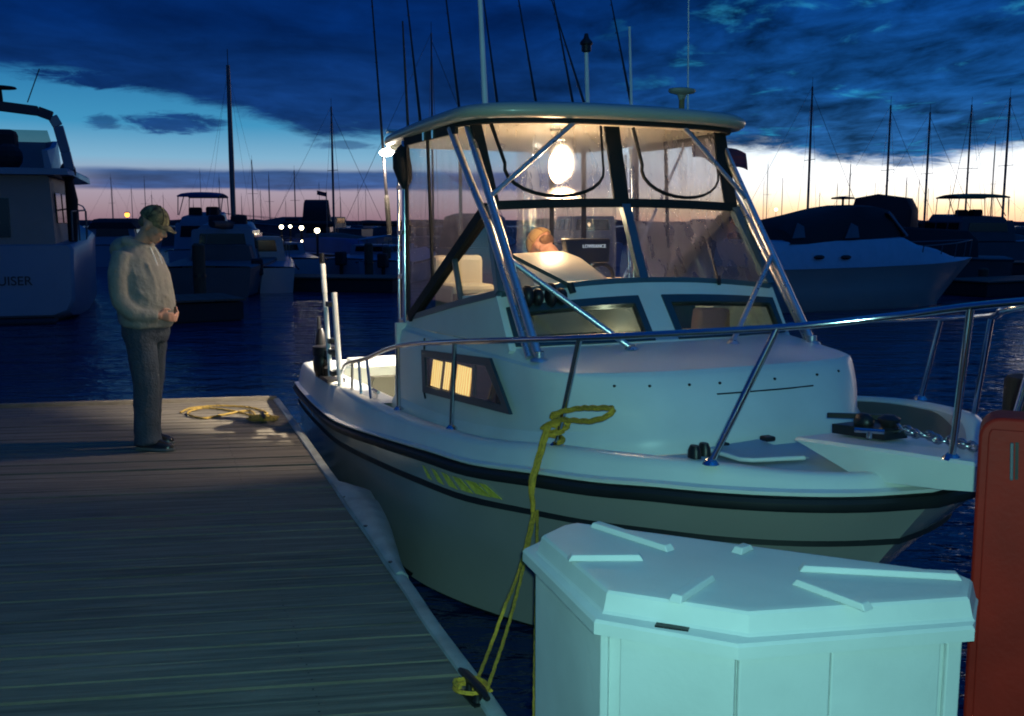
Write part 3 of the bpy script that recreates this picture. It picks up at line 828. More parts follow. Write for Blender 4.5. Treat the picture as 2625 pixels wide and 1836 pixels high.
# instruments and horn on the pod
ci = MB()
for y, h in ((-.83, .06), (-.76, .09), (-.70, .07), (-.62, .10), (-.56, .07)):
    ci.ell((4.17, y, 1.70 + h * .3), (.05, .035, h * .7), 10, 8)
ci.each('deck_horn', M['darkmetal'], boat, smooth=60)

# ---- side cabin window, both sides
curtain_mat = mat('glowing_curtain_cloth', (.6, .5, .3), .9)
_n = curtain_mat.node_tree.nodes; _l = curtain_mat.node_tree.links; _b = _n['Principled BSDF']
_t = _n.new('ShaderNodeTexCoord'); _w = _n.new('ShaderNodeTexWave'); _w.bands_direction = 'X'; _w.inputs['Scale'].default_value = 9; _w.inputs['Distortion'].default_value = 3; _w.inputs['Detail'].default_value = 3
_r = _n.new('ShaderNodeValToRGB'); _r.color_ramp.elements[0].color = (.72, .36, .07, 1); _r.color_ramp.elements[1].color = (1.0, .74, .28, 1)
_l.new(_t.outputs['Object'], _w.inputs['Vector']); _l.new(_w.outputs['Fac'], _r.inputs[0]); _l.new(_r.outputs[0], _b.inputs['Emission Color']); _b.inputs['Emission Strength'].default_value = 1.45  # window lamplight and fold shading put into the cloth's emission
def side_window(sg):
    def sp(x, z):
        b_ = .985 + (.93 - .985) * ((z - .98) / .43)
        return Vector((x, sg * (b_ + .030), z))
    outer = [(3.08, 1.325), (4.16, 1.405), (4.50, 1.165), (3.19, 1.075)]
    inner = [(3.155, 1.29), (4.12, 1.36), (4.39, 1.195), (3.235, 1.118)]
    f = MB()
    for k in range(4):
        l = (k + 1) % 4
        f.slab([sp(*outer[k]), sp(*outer[l]), sp(*inner[l]), sp(*inner[k])], (0, sg * .018, 0))
    def bar_(x0, z0, x1, z1, w_): f.bar(sp(x0, z0), sp(x1, z1), w_, .02, (0, 1, 0))
    bar_(3.62, 1.325, 3.66, 1.15, .035); bar_(3.93, 1.345, 3.97, 1.17, .03)
    wf = part(f, 'side_window', M['frame'])
    # self-glowing curtain panels close behind the pane
    c_ = MB()
    for (xa, xb) in ((3.28, 3.445), (3.495, 3.60), (3.69, 3.92)):
        za = 1.125 + (xa - 3.2) * .055; zb = 1.285 + (xa - 3.2) * .055
        c_.add([sp(xa, za) + Vector((0, sg * .004, 0)), sp(xb, za + .006) + Vector((0, sg * .004, 0)), sp(xb, zb + .006) + Vector((0, sg * .004, 0)), sp(xa, zb) + Vector((0, sg * .004, 0))], [(0, 1, 2, 3)])
    c_.each('glowing_curtain', curtain_mat, wf)
    d_ = MB(); d_.add([sp(*p) + Vector((0, sg * .001, 0)) for p in inner], [(0, 1, 2, 3)]); d_.build('dark_lining', M['dglass'], wf)
    g = MB(); g.add([sp(*p) + Vector((0, sg * .012, 0)) for p in inner], [(0, 1, 2, 3)]); g.build('pane', M['glass'], wf)
side_window(-1); side_window(1)
# trim groove aft of the window, louvre
gr = MB(); gr.tube([(3.02, -.945, 1.39), (3.06, -.965, 1.2), (3.11, -.985, 1.07), (3.16, -.992, 1.03)], .006, 6); part(gr, 'trim_groove', M['darkmetal'])
# aft bulkhead of the cabin
bk = MB(); bk.box((2.5, -.60, .83), (.04, .74, 1.22)); bk.box((2.5, .60, .83), (.04, .74, 1.22)); part(bk, 'cabin_bulkhead', M['gel'])
cd = MB(); cd.box((2.47, 0, .83), (.03, .46, 1.15)); cd.tube([(2.45, .15, .95), (2.45, .15, 1.05)], .012); part(cd, 'companion_door', M['tint'])

# ---- windshield: side wings + front, dark frame
wsf = MB()
top_l = [(3.80 + .07 * (1 - (abs(y) / .82) ** 2), y, 2.21 + .02 * (1 - (abs(y) / .82) ** 2)) for y in [-.82 + 1.64 * i / 10 for i in range(11)]]
bot_l = [(4.095, y, 1.795 - .06 * (abs(y) / .9) ** 2) for y in [-.885 + 1.77 * i / 10 for i in range(11)]]
for i in range(10): wsf.bar(top_l[i], top_l[i + 1], .05, .05)
for sg in (-1, 1):
    wsf.bar((2.62, sg * .895, 1.485), (3.80, sg * .83, 2.20), .055, .06)
tf = part(wsf, 'windshield_header', M['blackfab'])
wsf = MB()
for i in range(10): wsf.bar(bot_l[i], bot_l[i + 1], .03, .03)
wsf.bar(top_l[5], bot_l[5], .055, .04, (1, 0, 0))
for sg in (-1, 1):
    wsf.bar((4.10, sg * .885, 1.745), (3.81, sg * .825, 2.20), .05, .045, (1, 0, 0))
    wsf.bar((2.62, sg * .893, 1.485), (3.4, sg * .89, 1.63), .03, .035); wsf.bar((3.4, sg * .89, 1.63), (4.1, sg * .888, 1.745), .03, .035)
    wsf.bar((3.52, sg * .886, 1.66), (3.34, sg * .862, 1.92), .03, .025)
part(wsf, 'windshield_frame', mat('teal_anodised_frame', (.09, .16, .20), .35, metal=.6), tf)
for nm, quad in (('windshield_pane', 0), ('windshield_pane', 1)):
    g = MB(); a_, b_ = (0, 5) if quad == 0 else (5, 10)
    g.loft([[top_l[i], bot_l[i]] for i in range(a_, b_ + 1)], close=False); part(g, nm, M['glass'] if quad == 0 else M['vinyl'], tf)
for sg in (-1, 1):
    g = MB(); g.add([(2.66, sg * .893, 1.49), (4.08, sg * .886, 1.74), (3.80, sg * .826, 2.19)], [(0, 1, 2)]); part(g, 'side_pane', M['tint'], tf)
# wipers
wp = MB(); wp.bar((4.12, -.48, 1.775), (3.955, -.86, 1.985), .016, .02); wp.tube([(4.14, -.47, 1.735), (4.12, -.48, 1.785)], .02, 8); part(wp, 'wiper', M['black'])
wp = MB(); wp.bar((4.13, .50, 1.76), (4.09, .52, 1.80), .02, .02); wp.tube([(4.125, .50, 1.77), (3.93, .55, 2.0)], .008, 6); part(wp, 'wiper', M['black'])

# ---- hardtop
ol = [(1.75, 0), (1.74, .45), (1.76, .74), (1.84, .83), (2.2, .89), (2.8, .935), (3.4, .96), (3.66, .955), (3.80, .90), (3.90, .80), (3.98, .60), (4.03, .35), (4.05, 0)]
ol = [(v.x, v.y) for v in curve([(x, y, 0) for x, y in ol], 4)]
full = [(x, -y) for x, y in ol] + [(x, y) for x, y in reversed(ol[1:-1])]
def hz_(x): return 2.665 + .012 * (x - 1.75)
def hring(sc, dz):
    return [(2.9 + (x - 2.9) * sc, y * sc, hz_(x) + dz) for x, y in full]
hd = MB(); hd.loft([hring(.90, .0), hring(.97, -.004), hring(.993, .012), hring(1.0, .032), hring(.992, .055), hring(.96, .076), hring(.80, .105), hring(.5, .13), hring(.2, .138)])
hdt = part(hd, 'hardtop', mat('hardtop_gelcoat', (.46, .42, .32), .35, vary=.08, coat=.2), smooth=50)
# front valance rail under the hardtop and canvas bands
vb = MB(); pth = [(x - .09, s * y * .93, hz_(x) - .012) for s, seq in ((-1, [p for p in ol if p[0] > 3.3]), (1, list(reversed([p for p in ol if p[0] > 3.3])))) for x, y in seq]
vb.tube(pth, .018, 8); part(vb, 'canvas_track', M['blackfab'])
# legs
def xz(sg, t): return Vector((3.58 + .95 * t, sg * .86, 2.655 - 1.215 * t))
lg = None
for sg in (-1, 1):
    l = MB(); l.tube([xz(sg, 0), xz(sg, 1)], .023, 10); l.lathe([(.05, 0), (.045, .012), (.026, .02), (.026, .05)], (4.53, sg * .86, 1.43), 12); part(l, 'hardtop_leg', M['alu'], smooth=50)
    l = MB(); l.tube([(3.40, sg * .90, 2.66), (3.66, sg * .885, 2.36), (3.93, sg * .875, 2.09), (4.47, sg * .885, 1.44)], .021, 10); part(l, 'hardtop_leg', M['alu'], smooth=50)
    l = MB(); l.tube([(3.93, sg * .36, 2.675), xz(sg, .33)], .014, 8); part(l, 'upper_brace', M['alu'], smooth=50)
    l = MB(); l.tube([xz(sg, .60), (4.51, sg * .33, 1.475)], .016, 8); l.lathe([(.04, 0), (.03, .01), (.018, .02)], (4.52, sg * .32, 1.462), 10); part(l, 'lower_brace', M['alu'], smooth=50)
    l = MB(); l.tube([(2.50, sg * .90, .9), (2.50, sg * .90, 1.6), (2.46, sg * .88, 2.66)], .019, 10); part(l, 'aft_post', M['steel'], smooth=50)
    l = MB(); l.tube([(2.42, sg * .92, 1.0), (2.40, sg * .91, 1.8), (2.36, sg * .89, 2.62)], .010, 8)
    for z in (1.15, 1.45, 1.75, 2.05, 2.35): l.box((2.45, sg * .905, z), (.10, .03, .025))
    part(l, 'ladder_rail', M['steel'], smooth=50)
# clear enclosure: front upper panels with zips, side panels, port and aft curtains
def up(y, t):  # front upper plane between the header and the hardtop
    a_ = Vector((3.80 + .07 * (1 - (abs(y) / .82) ** 2), y, 2.215 + .02 * (1 - (abs(y) / .82) ** 2))); b_ = Vector((3.58 + .16 * (1 - (abs(y) / .9) ** 2), y * 1.04, 2.675))
    return a_.lerp(b_, t)
for (a_, b_) in ((-.82, -.02), (.02, .82)):
    g = MB(); g.loft([[up(a_ + (b_ - a_) * i / 8, t / 5) for t in range(6)] for i in range(9)], close=False)
    f = part(g, 'front_curtain', M['vinyl'] if a_ < 0 else M['vinyl'])
    z = MB()
    c0, c1 = a_ + .10, b_ - .07
    U = [up(c0, 1.0)] + [up(c0 + .015, .75), up(c0 + .03, .5)] + [up((c0 + c1) / 2 - math.cos(th) * (c1 - c0) / 2 * .93, .42 - .34 * math.sin(th)) for th in [math.pi * k / 12 for k in range(13)]] + [up(c1 - .02, .5), up(c1 - .01, .75), up(c1, 1.0)]
    z.tube([p + Vector((.012, 0, 0)) for p in U], .012, 6, sx=.6); z.build('zip', M['blackfab'], f, smooth=60)
bd = MB()
for y, w_ in ((-.80, .07), (-.02, .10), (.80, .09)):
    a_ = up(y, 0) + Vector((.006, 0, 0)); b_ = up(y, 1.0) + Vector((.006, 0, 0)); bd.bar(a_, b_, w_, .012, (1, 0, .5))
bd.each('canvas_band', M['blackfab'], boat)
for sg in (-1, 1):
    g = MB(); g.add([(2.53, sg * .90, 1.46), (2.64, sg * .893, 1.50), (3.79, sg * .832, 2.21), (3.57, sg * .86, 2.66), (2.48, sg * .88, 2.64)], [(0, 1, 2, 3, 4)])
    f = part(g, 'side_curtain', M['vinyl'] if sg < 0 else M['cloudy'])
    z = MB(); z.bar((3.00, sg * .878, 1.74), (2.93, sg * .878, 2.64), .03, .012, (0, 1, 0)); z.bar((2.56, sg * .90, 1.5), (2.52, sg * .885, 2.63), .05, .012, (0, 1, 0)); z.each('curtain_seam', M['blackfab'], f)
# rolled-up curtain and canvas edge along the starboard side
rc = MB(); rc.tube([(2.44, -.87, 2.62), (2.46, -.90, 2.56), (2.48, -.90, 2.48), (2.50, -.89, 2.40), (2.50, -.89, 2.34)], [.035, .06, .065, .05, .02], 8); part(rc, 'rolled_curtain', M['blackfab'], smooth=60)
rc = MB()
for sg in (-1, 1): rc.bar((2.5, sg * .885, 2.655), (3.5, sg * .90, 2.655), .02, .06)
rc.each('canvas_valance', M['blackfab'], boat)
rc = MB()
for x in (2.95, 3.12): rc.box((x, -.905, 2.65), (.03, .02, .05))
rc.each('valance_buckle', M['steel'], boat)
# wrinkled aft / port clear curtains
def wrinkle(p0, p1, z0, z1, amp, n=40, seed=0):
    g = MB(); p0 = Vector(p0); p1 = Vector(p1); d = (p1 - p0); nn = Vector((-d.y, d.x, 0)).normalized(); rg = []
    for i in range(n + 1):
        t = i / n; row = []
        for k in range(7):
            zt = k / 6
            w_ = amp * noise.noise((t * 9 + seed, zt * .9, seed)) + amp * .5 * noise.noise((t * 24 + seed, zt * 1.4, seed + 3))
            q = p0.lerp(p1, t) + nn * w_; row.append((q.x, q.y, z0 + (z1 - z0) * zt))
        rg.append(row)
    return g.loft(rg, close=False)
cu = part(wrinkle((2.30, .02, 0), (2.30, .86, 0), 1.25, 2.66, .05, seed=4), 'aft_curtain', M['cloudy'], smooth=80)
z = MB(); z.bar((2.31, .30, 1.3), (2.31, .30, 2.66), .03, .012, (1, 0, 0)); z.bar((2.31, .58, 1.3), (2.31, .56, 2.66), .035, .012, (1, 0, 0)); z.each('curtain_seam', M['blackfab'], cu)
z = MB(); z.tube([(2.0, -.30, 1.3), (2.0, -.30, 2.66)], .014, 8); part(z, 'aft_post', M['darkmetal'])
z = MB(); z.bar((3.66, .84, 2.14), (2.9, .86, 1.55), .06, .03, (0, 1, 0)); part(z, 'curtain_strap', M['blackfab'])

# ---- lamps
def halo_globe():
    m = bpy.data.materials.new('lamp_halo_glass'); m.use_nodes = True; t = m.node_tree; N = t.nodes; L = t.links
    N.remove(N['Principled BSDF'])
    lw = N.new('ShaderNodeLayerWeight'); lw.inputs[0].default_value = .5
    r = N.new('ShaderNodeValToRGB'); e = r.color_ramp.elements; e[0].position = 0; e[0].color = (1, .88, .66, 1); e[1].position = .95; e[1].color = (1, .50, .16, 1)
    s = N.new('ShaderNodeMapRange'); s.inputs['From Max'].default_value = .95; s.inputs['To Min'].default_value = 75; s.inputs['To Max'].default_value = .5  # lamp's soft halo put into the globe's emission and see-through rim
    em = N.new('ShaderNodeEmission'); tr = N.new('ShaderNodeBsdfTransparent'); mx = N.new('ShaderNodeMixShader')
    p = N.new('ShaderNodeMath'); p.operation = 'POWER'; p.inputs[1].default_value = 1.6
    L.new(lw.outputs['Facing'], r.inputs[0]); L.new(lw.outputs['Facing'], s.inputs[0]); L.new(r.outputs[0], em.inputs[0]); L.new(s.outputs[0], em.inputs[1])
    L.new(lw.outputs['Facing'], p.inputs[0]); L.new(p.outputs[0], mx.inputs[0]); L.new(em.outputs[0], mx.inputs[1]); L.new(tr.outputs[0], mx.inputs[2]); L.new(mx.outputs[0], N['Material Output'].inputs[0])
    return m
sl_ = MB(); sl_.tube([(1.70, -.74, 2.665), (1.95, -.79, 2.665)], .035, 10); spl = part(sl_, 'spreader_lamp', M['white'], smooth=50)
g = MB(); g.ell((1.80, -.80, 2.625), (.11, .045, .028), 14, 8); g.build('lens', M['spreadglow'], spl, smooth=60)
ll = MB(); ll.lathe([(.05, .05), (.045, .06), (.012, .065), (.012, .10)], (3.35, -.17, 2.57), 14); lan = part(ll, 'cabin_lantern', M['white'], smooth=50)
g = MB(); g.ell((3.35, -.17, 2.46), (.062, .062, .105), 28, 20); g.build('globe', halo_globe(), lan, smooth=60)
def lamp(nm, kind, l, e, col, size=.05, **k):
    d_ = bpy.data.lights.new(nm, kind); d_.energy = e; d_.color = col
    if kind == 'POINT': d_.shadow_soft_size = size
    if kind == 'SPOT': d_.shadow_soft_size = size; d_.spot_size = k['ang']; d_.spot_blend = k.get('blend', .3)
    o_ = bpy.data.objects.new(nm, d_); COL.objects.link(o_); o_.location = bw(l)
    if 'aim' in k: o_.rotation_euler = (bw(k['aim']) - bw(l)).to_track_quat('-Z', 'Y').to_euler()
    return o_
lamp('spreader_light', 'SPOT', (1.80, -.80, 2.585), 115, (1.0, .78, .54), .05, ang=rad(122), blend=.30, aim=(1.10, -1.15, 1.585))
ck_ = MB(); ck_.lathe([(.06, 0), (.055, -.03), (.04, -.035)], (1.95, .35, 2.665), 14); ckl = part(ck_, 'cockpit_lamp', M['white'], smooth=40)
g = MB(); g.lathe([(.038, -.036), (.03, -.042), (.005, -.044)], (1.95, .35, 2.665), 14); g.build('lens', M['spreadglow'], ckl)
lamp('cockpit_light', 'SPOT', (1.95, .35, 2.60), 1700, (1.0, .86, .66), .04, ang=rad(84), blend=.4, aim=(.55, -.1, .5))
lamp('lantern_light', 'POINT', (3.35, -.17, 2.20), 30, (1.0, .62, .32), .09)
lamp('cuddy_light', 'POINT', (4.05, -.1, 1.36), 6.5, (1.0, .80, .55), .04)

# ---- helm: console, seat, screen, wheel
hc = MB(); hc.loft([[(x, y0_, 1.5), (x, y0_ + .03, zt - .02), (x, y0_ + .09, zt), (x, -.26, zt + .01), (x, -.17, zt - .02), (x, y1_, zt - .15), (x, y1_ + .02, 1.5)] for x, zt, y0_, y1_ in ((3.44, 1.93, -.60, .02), (3.60, 1.935, -.60, .02), (3.66, 1.925, -.60, .02), (3.98, 1.80, -.66, -.02), (4.02, 1.74, -.66, -.02))]); part(hc, 'helm_console', mat('console_gelcoat', (.74, .66, .54), .4, vary=.06), smooth=40)
hc = MB(); hc.box((3.0, -.66, 1.55), (.35, .30, .36)); hc.box((2.86, -.66, 1.78), (.10, .34, .25)); part(hc, 'helm_seat', M['cream'], bevel=.03)
sc = MB(); sc.slab([(3.55, -.23, 2.02), (3.55, .10, 2.02), (3.55, .09, 1.87), (3.55, -.18, 1.87)], (-.06, 0, 0)); sc.bar((3.52, -.06, 1.88), (3.52, -.06, 1.76), .06, .04, (1, 0, 0)); scr = part(sc, 'chart_plotter', mat('plotter_case', (.015, .015, .018), .35), bevel=.012)
sw = MB(); sw.tube([(3.45 + .05 * math.sin(t * .3927), .06 + .11 * math.cos(t * .3927), 1.75 + .11 * math.sin(t * .3927)) for t in range(16)], .013, 8, closed=True)
for t in (0, 2.1, 4.2): sw.bar((3.45, .06, 1.75), (3.45 + .05 * math.sin(t), .06 + .11 * math.cos(t), 1.75 + .11 * math.sin(t)), .015, .015)
part(sw, 'steering_wheel', M['black'], smooth=60)
sw = MB(); sw.box((3.5, .10, 1.72), (.2, .32, .1)); part(sw, 'dash_shelf', M['cream'], bevel=.015)
def text(body, size, name, m, parent, mtx, ext=.002, align='CENTER', font_shear=0.0):
    cu_ = bpy.data.curves.new(name, 'FONT'); cu_.body = body; cu_.size = size; cu_.extrude = ext; cu_.align_x = align; cu_.align_y = 'CENTER'; cu_.shear = font_shear; cu_.offset = .004 * size
    to = bpy.data.objects.new('tmp', cu_); COL.objects.link(to)
    bpy.context.view_layer.update()
    me = bpy.data.meshes.new_from_object(to.evaluated_get(bpy.context.evaluated_depsgraph_get()))
    bpy.data.objects.remove(to); bpy.data.curves.remove(cu_)
    me.materials.clear(); me.materials.append(m)
    o_ = bpy.data.objects.new(name, me); COL.objects.link(o_); o_.parent = parent; o_.matrix_local = mtx
    return o_
# lettering faces forward (+x): text x -> +y ... seen from the bow, left is starboard (-y)
mt = Matrix(((0, 0, 1, 3.553), (1, 0, 0, -.02), (0, 1, 0, 1.972), (0, 0, 0, 1)))
text('LOWRANCE', .029, 'lettering', M['letter'], scr, mt)
cs = MB(); cs.tube([(1.15, -.55, .24), (1.15, -.55, .55)], .04); cs.loft([[(1.05 + .02 * k, -.55 + a_ * (.26 - .02 * abs(k - 2)), .52 + .09 * k + (.0 if abs(a_) < .5 else -.01)) for a_ in (-1, -.5, .5, 1)] + [(1.20 + .02 * k, -.55 + a_ * (.26 - .02 * abs(k - 2)), .52 + .09 * k) for a_ in (1, .5, -.5, -1)] for k in range(5)]); part(cs, 'fighting_chair', mat('dark_seat', (.05, .05, .035), .7), smooth=60)

# ---- pulpit, anchor gear
pu = MB(); T_ = [(5.66, 1.208), (6.2, 1.262), (6.62, 1.30), (6.95, 1.335)]
B_ = [(5.70, 1.19), (6.05, 1.115), (6.42, 1.165), (6.95, 1.26)]
sec = []
for (x, zt), (xb, zb), w_ in zip(T_, B_, (.19, .18, .165, .14)):
    sec.append([(xb, -w_, zb), (x, -w_, zt - .012), (x, -w_ + .012, zt), (x, w_ - .012, zt), (x, w_, zt - .012), (xb, w_, zb)])
pu.loft(sec); pul = part(pu, 'bow_pulpit', M['gel'], smooth=30, wn=True)
an = MB(); an.bar((5.72, .02, 1.245), (6.02, .02, 1.272), .12, .04); an.ell((5.84, .02, 1.29), (.05, .035, .04), 12, 8)
an.bar((5.70, -.05, 1.30), (5.90, .10, 1.315), .02, .02); an.lathe([(.045, 0), (.03, .02), (.045, .055), (.02, .07)], (5.98, .02, 1.275), 12); part(an, 'anchor_windlass', M['darkmetal'], pul, smooth=50)
an = MB(); an.tube([(6.0, -.10, 1.262), (6.0, -.10, 1.29)], .012); an.tube([(5.95, -.13, 1.29), (6.05, -.07, 1.295)], .010); part(an, 'bow_cleat', M['steel'], pul, smooth=50)
ch = MB(); n_ = 30
for i in range(n_):
    t = i / (n_ - 1); x = 6.02 + .78 * t; z = 1.30 + .045 * t - .02 * math.sin(math.pi * t); y = .02 + .012 * math.sin(i * 1.3)
    lk = []
    for k in range(10):
        th = 2 * math.pi * k / 10; a_ = .024 * math.cos(th); b_ = .016 * math.sin(th)
        lk.append((x + a_, y + (b_ if i % 2 else 0), z + (0 if i % 2 else b_)))
    ch.tube(lk, .0060, 6, closed=True)
part(ch, 'anchor_chain', M['chrome'], pul, smooth=60)
an = MB(); an.box((6.55, .02, 1.31), (.20, .07, .05)); an.tube([(6.60, -.05, 1.33), (6.60, .09, 1.33)], .025, 10); part(an, 'anchor_roller', M['steel'], pul, smooth=40)
# mooring chocks
cc_ = MB(); cc_.lathe([(.035, 0), (.032, .03), (.022, .05)], (5.72, -.74, 1.185), 10, 1, .7); cc_.lathe([(.035, 0), (.032, .03), (.022, .05)], (5.70, -.68, 1.185), 10, 1, .7); cc_.each('mooring_chock', M['darkmetal'], boat, smooth=50)
cc_ = MB(); cc_.box((5.62, -.30, 1.205), (.05, .05, .02)); part(cc_, 'deck_filler_cap', M['darkmetal'], bevel=.006)

# ---- bow rail
rl = MB()
stb = [(1.58, -1.13, .92), (1.68, -1.13, 1.03), (1.84, -1.13, 1.09), (2.33, -1.13, 1.185), (3.03, -1.125, 1.35), (4.02, -1.11, 1.485), (5.28, -1.03, 1.635), (5.98, -.56, 1.725), (6.28, -.27, 1.785), (6.53, -.19, 1.835), (6.78, -.15, 1.875), (7.02, -.09, 1.92), (7.06, 0, 1.93)]
pth = curve(stb, 6); pth = pth + [Vector(mirror(p)) for p in reversed(pth[:-1])]
rl.tube(pth, .0145, 10); rail = part(rl, 'bow_rail', M['steel'], smooth=60)
for sg in (-1, 1):
    for tp, bt in (((3.03, 1.125, 1.35), (3.0, 1.115, .945)), ((4.0, 1.11, 1.482), (3.95, 1.115, 1.0)), ((5.28, 1.03, 1.635), (5.03, 1.01, 1.12)), ((5.98, .56, 1.725), (5.84, .745, 1.19)), ((6.53, .19, 1.835), (6.44, .135, 1.282))):
        if sg > 0: bt = {5.03: (5.16, 1.05, 1.205), 5.84: (5.62, .91, 1.20), 3.95: (3.95, 1.115, 1.05)}.get(bt[0], bt)
        s_ = MB(); s_.tube([(tp[0], sg * tp[1], tp[2]), (bt[0], sg * bt[1], bt[2])], .0135, 8); s_.lathe([(.035, 0), (.030, .008), (.016, .022)], (bt[0], sg * bt[1], bt[2] - .004), 10)
        s_.build('stanchion', M['steel'], rail, smooth=50)
    for tp, bt in (((2.33, 1.13, 1.185), (2.42, 1.13, .915)), ((2.12, 1.13, 1.145), (2.17, 1.13, .91)), ((1.95, 1.13, 1.11), (1.92, 1.13, .90))):
        s_ = MB(); s_.tube([(tp[0], sg * tp[1], tp[2]), (bt[0], sg * bt[1], bt[2])], .011, 8); s_.build('stanchion', M['steel'], rail, smooth=50)
cl_ = MB(); cl_.tube([(2.22, -1.06, .945), (2.36, -1.06, .945)], .012); cl_.tube([(2.27, -1.06, .90), (2.27, -1.06, .945)], .012); cl_.tube([(2.31, -1.06, .90), (2.31, -1.06, .945)], .012); part(cl_, 'side_cleat', M['steel'], smooth=60)

# ---- downrigger at the starboard stern corner
dr = MB(); dr.tube([(1.66, -1.15, .90), (1.53, -1.15, 1.59)], .022, 10); dr.tube([(1.52, -1.19, .95), (1.40, -1.19, 1.58)], .018, 10); dr.tube([(1.40, -1.19, 1.58), (1.35, -1.19, 1.80)], .021, 10)
dw = part(dr, 'downrigger', M['white'], smooth=60)
db = MB()
for x, z in ((1.50, 1.50), (1.49, 1.22), (1.53, 1.14), (1.56, .98)): db.box((x, -1.17, z), (.10, .06, .035))
db.lathe([(.06, -.04), (.10, -.035), (.10, .035), (.06, .04)], (1.28, -1.17, 1.12), 16); db.ell((1.15, -1.17, 1.0), (.09, .07, .13), 12, 8); db.ell((1.02, -1.14, 1.12), (.05, .05, .16), 10, 8)
db.bar((1.50, -1.17, 1.12), (1.02, -1.15, 1.08), .07, .05); db.tube([(1.0, -1.15, 1.2), (1.0, -1.15, 1.36)], .012); db.tube([(1.30, -1.17, 1.0), (1.22, -1.15, .90)], .03); db.box((1.25, -1.13, .90), (.40, .14, .03)); db.tube([(1.33, -1.19, 1.80), (1.32, -1.19, 1.88)], .02)
db.each('reel', M['darkmetal'], dw, smooth=45)
db = MB(); db.ell((.95, -1.12, .90), (.06, .05, .03), 10, 6); db.ell((1.28, -1.08, .905), (.05, .04, .025), 10, 6); db.each('mount_cap', M['white'], dw, smooth=60)

# gold marks on the topside below the rub rail
gd = MB()
for k in range(6):
    s0 = .93 - .0 * k
    def hp(x, s):
        j = min(range(nD), key=lambda i: abs(hullpt(i, s).x - x)); j = max(1, min(nD - 2, j))
        a_, b_ = (hullpt(j - 1, s), hullpt(j, s)) if hullpt(j, s).x >= x else (hullpt(j, s), hullpt(j + 1, s))
        p = a_.lerp(b_, max(0, min(1, (x - a_.x) / max(1e-5, b_.x - a_.x)))); return Vector((p.x, -p.y - .006, p.z))
    x0 = 3.86 + .14 * k
    w_ = (.03, .05, .07, .09, .11, .06)[k]
    gd.slab([hp(x0, .93), hp(x0 + w_, .925), hp(x0 + w_ + .10, .845), hp(x0 + .075, .85)], (0, -.003, 0))
gd.each('gold_stroke', M['gold'], boat)
# the bright band on the hull is a reflection; no mark is drawn

# ---- antennas on the hardtop (bolted on)
def antenna(l, top, r0, r1, m, name='antenna', base=True):
    a_ = MB(); a_.tube([l, Vector(l).lerp(Vector(top), .5), top], [r0, (r0 + r1) / 2, r1], 8)
    if base: a_.lathe([(.03, -.01), (.03, .03), (.018, .05), (r0, .10)], l, 10)
    return part(a_, name, m, smooth=60)
antenna((3.0, -.51, 2.765), (2.98, -.56, 3.95), .020, .011, M['white'])
pl_ = antenna((2.6, .44, 2.785), (2.58, .43, 3.32), .016, .014, M['white'], 'anchor_light')
g = MB(); g.lathe([(.016, 0), (.034, .01), (.034, .05), (.045, .055), (.045, .07), (.02, .10), (.012, .13)], (2.58, .43, 3.30), 12); g.build('lamp_head', M['darkmetal'], pl_, smooth=40)
antenna((2.8, .68, 2.77), (2.78, .66, 3.46), .011, .008, M['white'])
gp = antenna((3.1, .95 - .06, 2.745), (3.1, .89, 2.98), .022, .018, M['bgtan'], 'satellite_antenna')
g = MB(); g.lathe([(.018, .02), (.030, .055), (.080, .068), (.088, .08), (.084, .094), (.04, .102)], (3.1, .89, 2.92), 18, .8, 1.15); g.build('dome', mat('aged_white_plastic', (.34, .32, .24), .5), gp, smooth=50)
antenna((3.12, .93, 2.75), (3.10, .92, 3.95), .006, .004, M['white'], base=False)
antenna((2.0, -.70, 2.72), (1.98, -.72, 3.45), .008, .006, M['darkmetal'], 'outrigger', base=False)
antenna((1.9, -.66, 2.72), (1.88, -.69, 3.55), .008, .006, M['darkmetal'], 'outrigger', base=False)
rk = MB(); rk.tube([(1.80, -.80, 2.78), (1.80, .86, 2.78)], .015, 8)
for y in (-.74, -.3, .2, .8): rk.tube([(1.82, y, 2.68), (1.80, y, 2.78)], .013, 8)
rack = part(rk, 'rod_rack', M['alu'], smooth=50)
# ---- fishing rods in the rack (things held by the boat)
def rodthing(base, tip, label, reel):
    b = bw(base); t = bw(tip); d = (t - b).normalized(); L = (t - b).length
    r = thing('fishing_rod', label, 'fishing rod', b, 0, 'fishing rods standing upright along the boat top')
    d3 = t - b
    up_ = Vector((0, 0, 0))
    def at_(s, off=Vector((0, 0, 0))): return d3 * s + off
    MB().tube([at_(.0), at_(.22), at_(.5), at_(.8), at_(1.0)], [.013, .011, .008, .006, .004], 7).build('blank', M['rod'], r, smooth=60)
    MB().tube([at_(-.09), at_(.0), at_(.05), at_(.06)], [.019, .020, .019, .013], 8).build('grip', M['blackfab'], r, smooth=60)
    side = d.cross(Vector((1, .2, 0))).normalized()
    g_ = MB()
    for s in (.30, .45, .58, .70, .80, .90):
        c = at_(s, side * .016); g_.tube([c + (d.cross(side) * math.cos(k * .785) + side * math.sin(k * .785)) * .010 for k in range(8)], .0018, 4, closed=True)
    g_.build('line_guide', M['darkmetal'], r)
    if reel:
        m = MB(); c = at_(.0, side * -.06)
        m.tube([c - d.cross(side) * .045, c + d.cross(side) * .045], .042, 12); m.tube([c + d.cross(side) * .03, c + d.cross(side) * .09], .008); m.ell(c + d.cross(side) * .10, (.02, .02, .02), 8, 6)
        m.build('reel', M['darkmetal'], r, smooth=45)
    return r
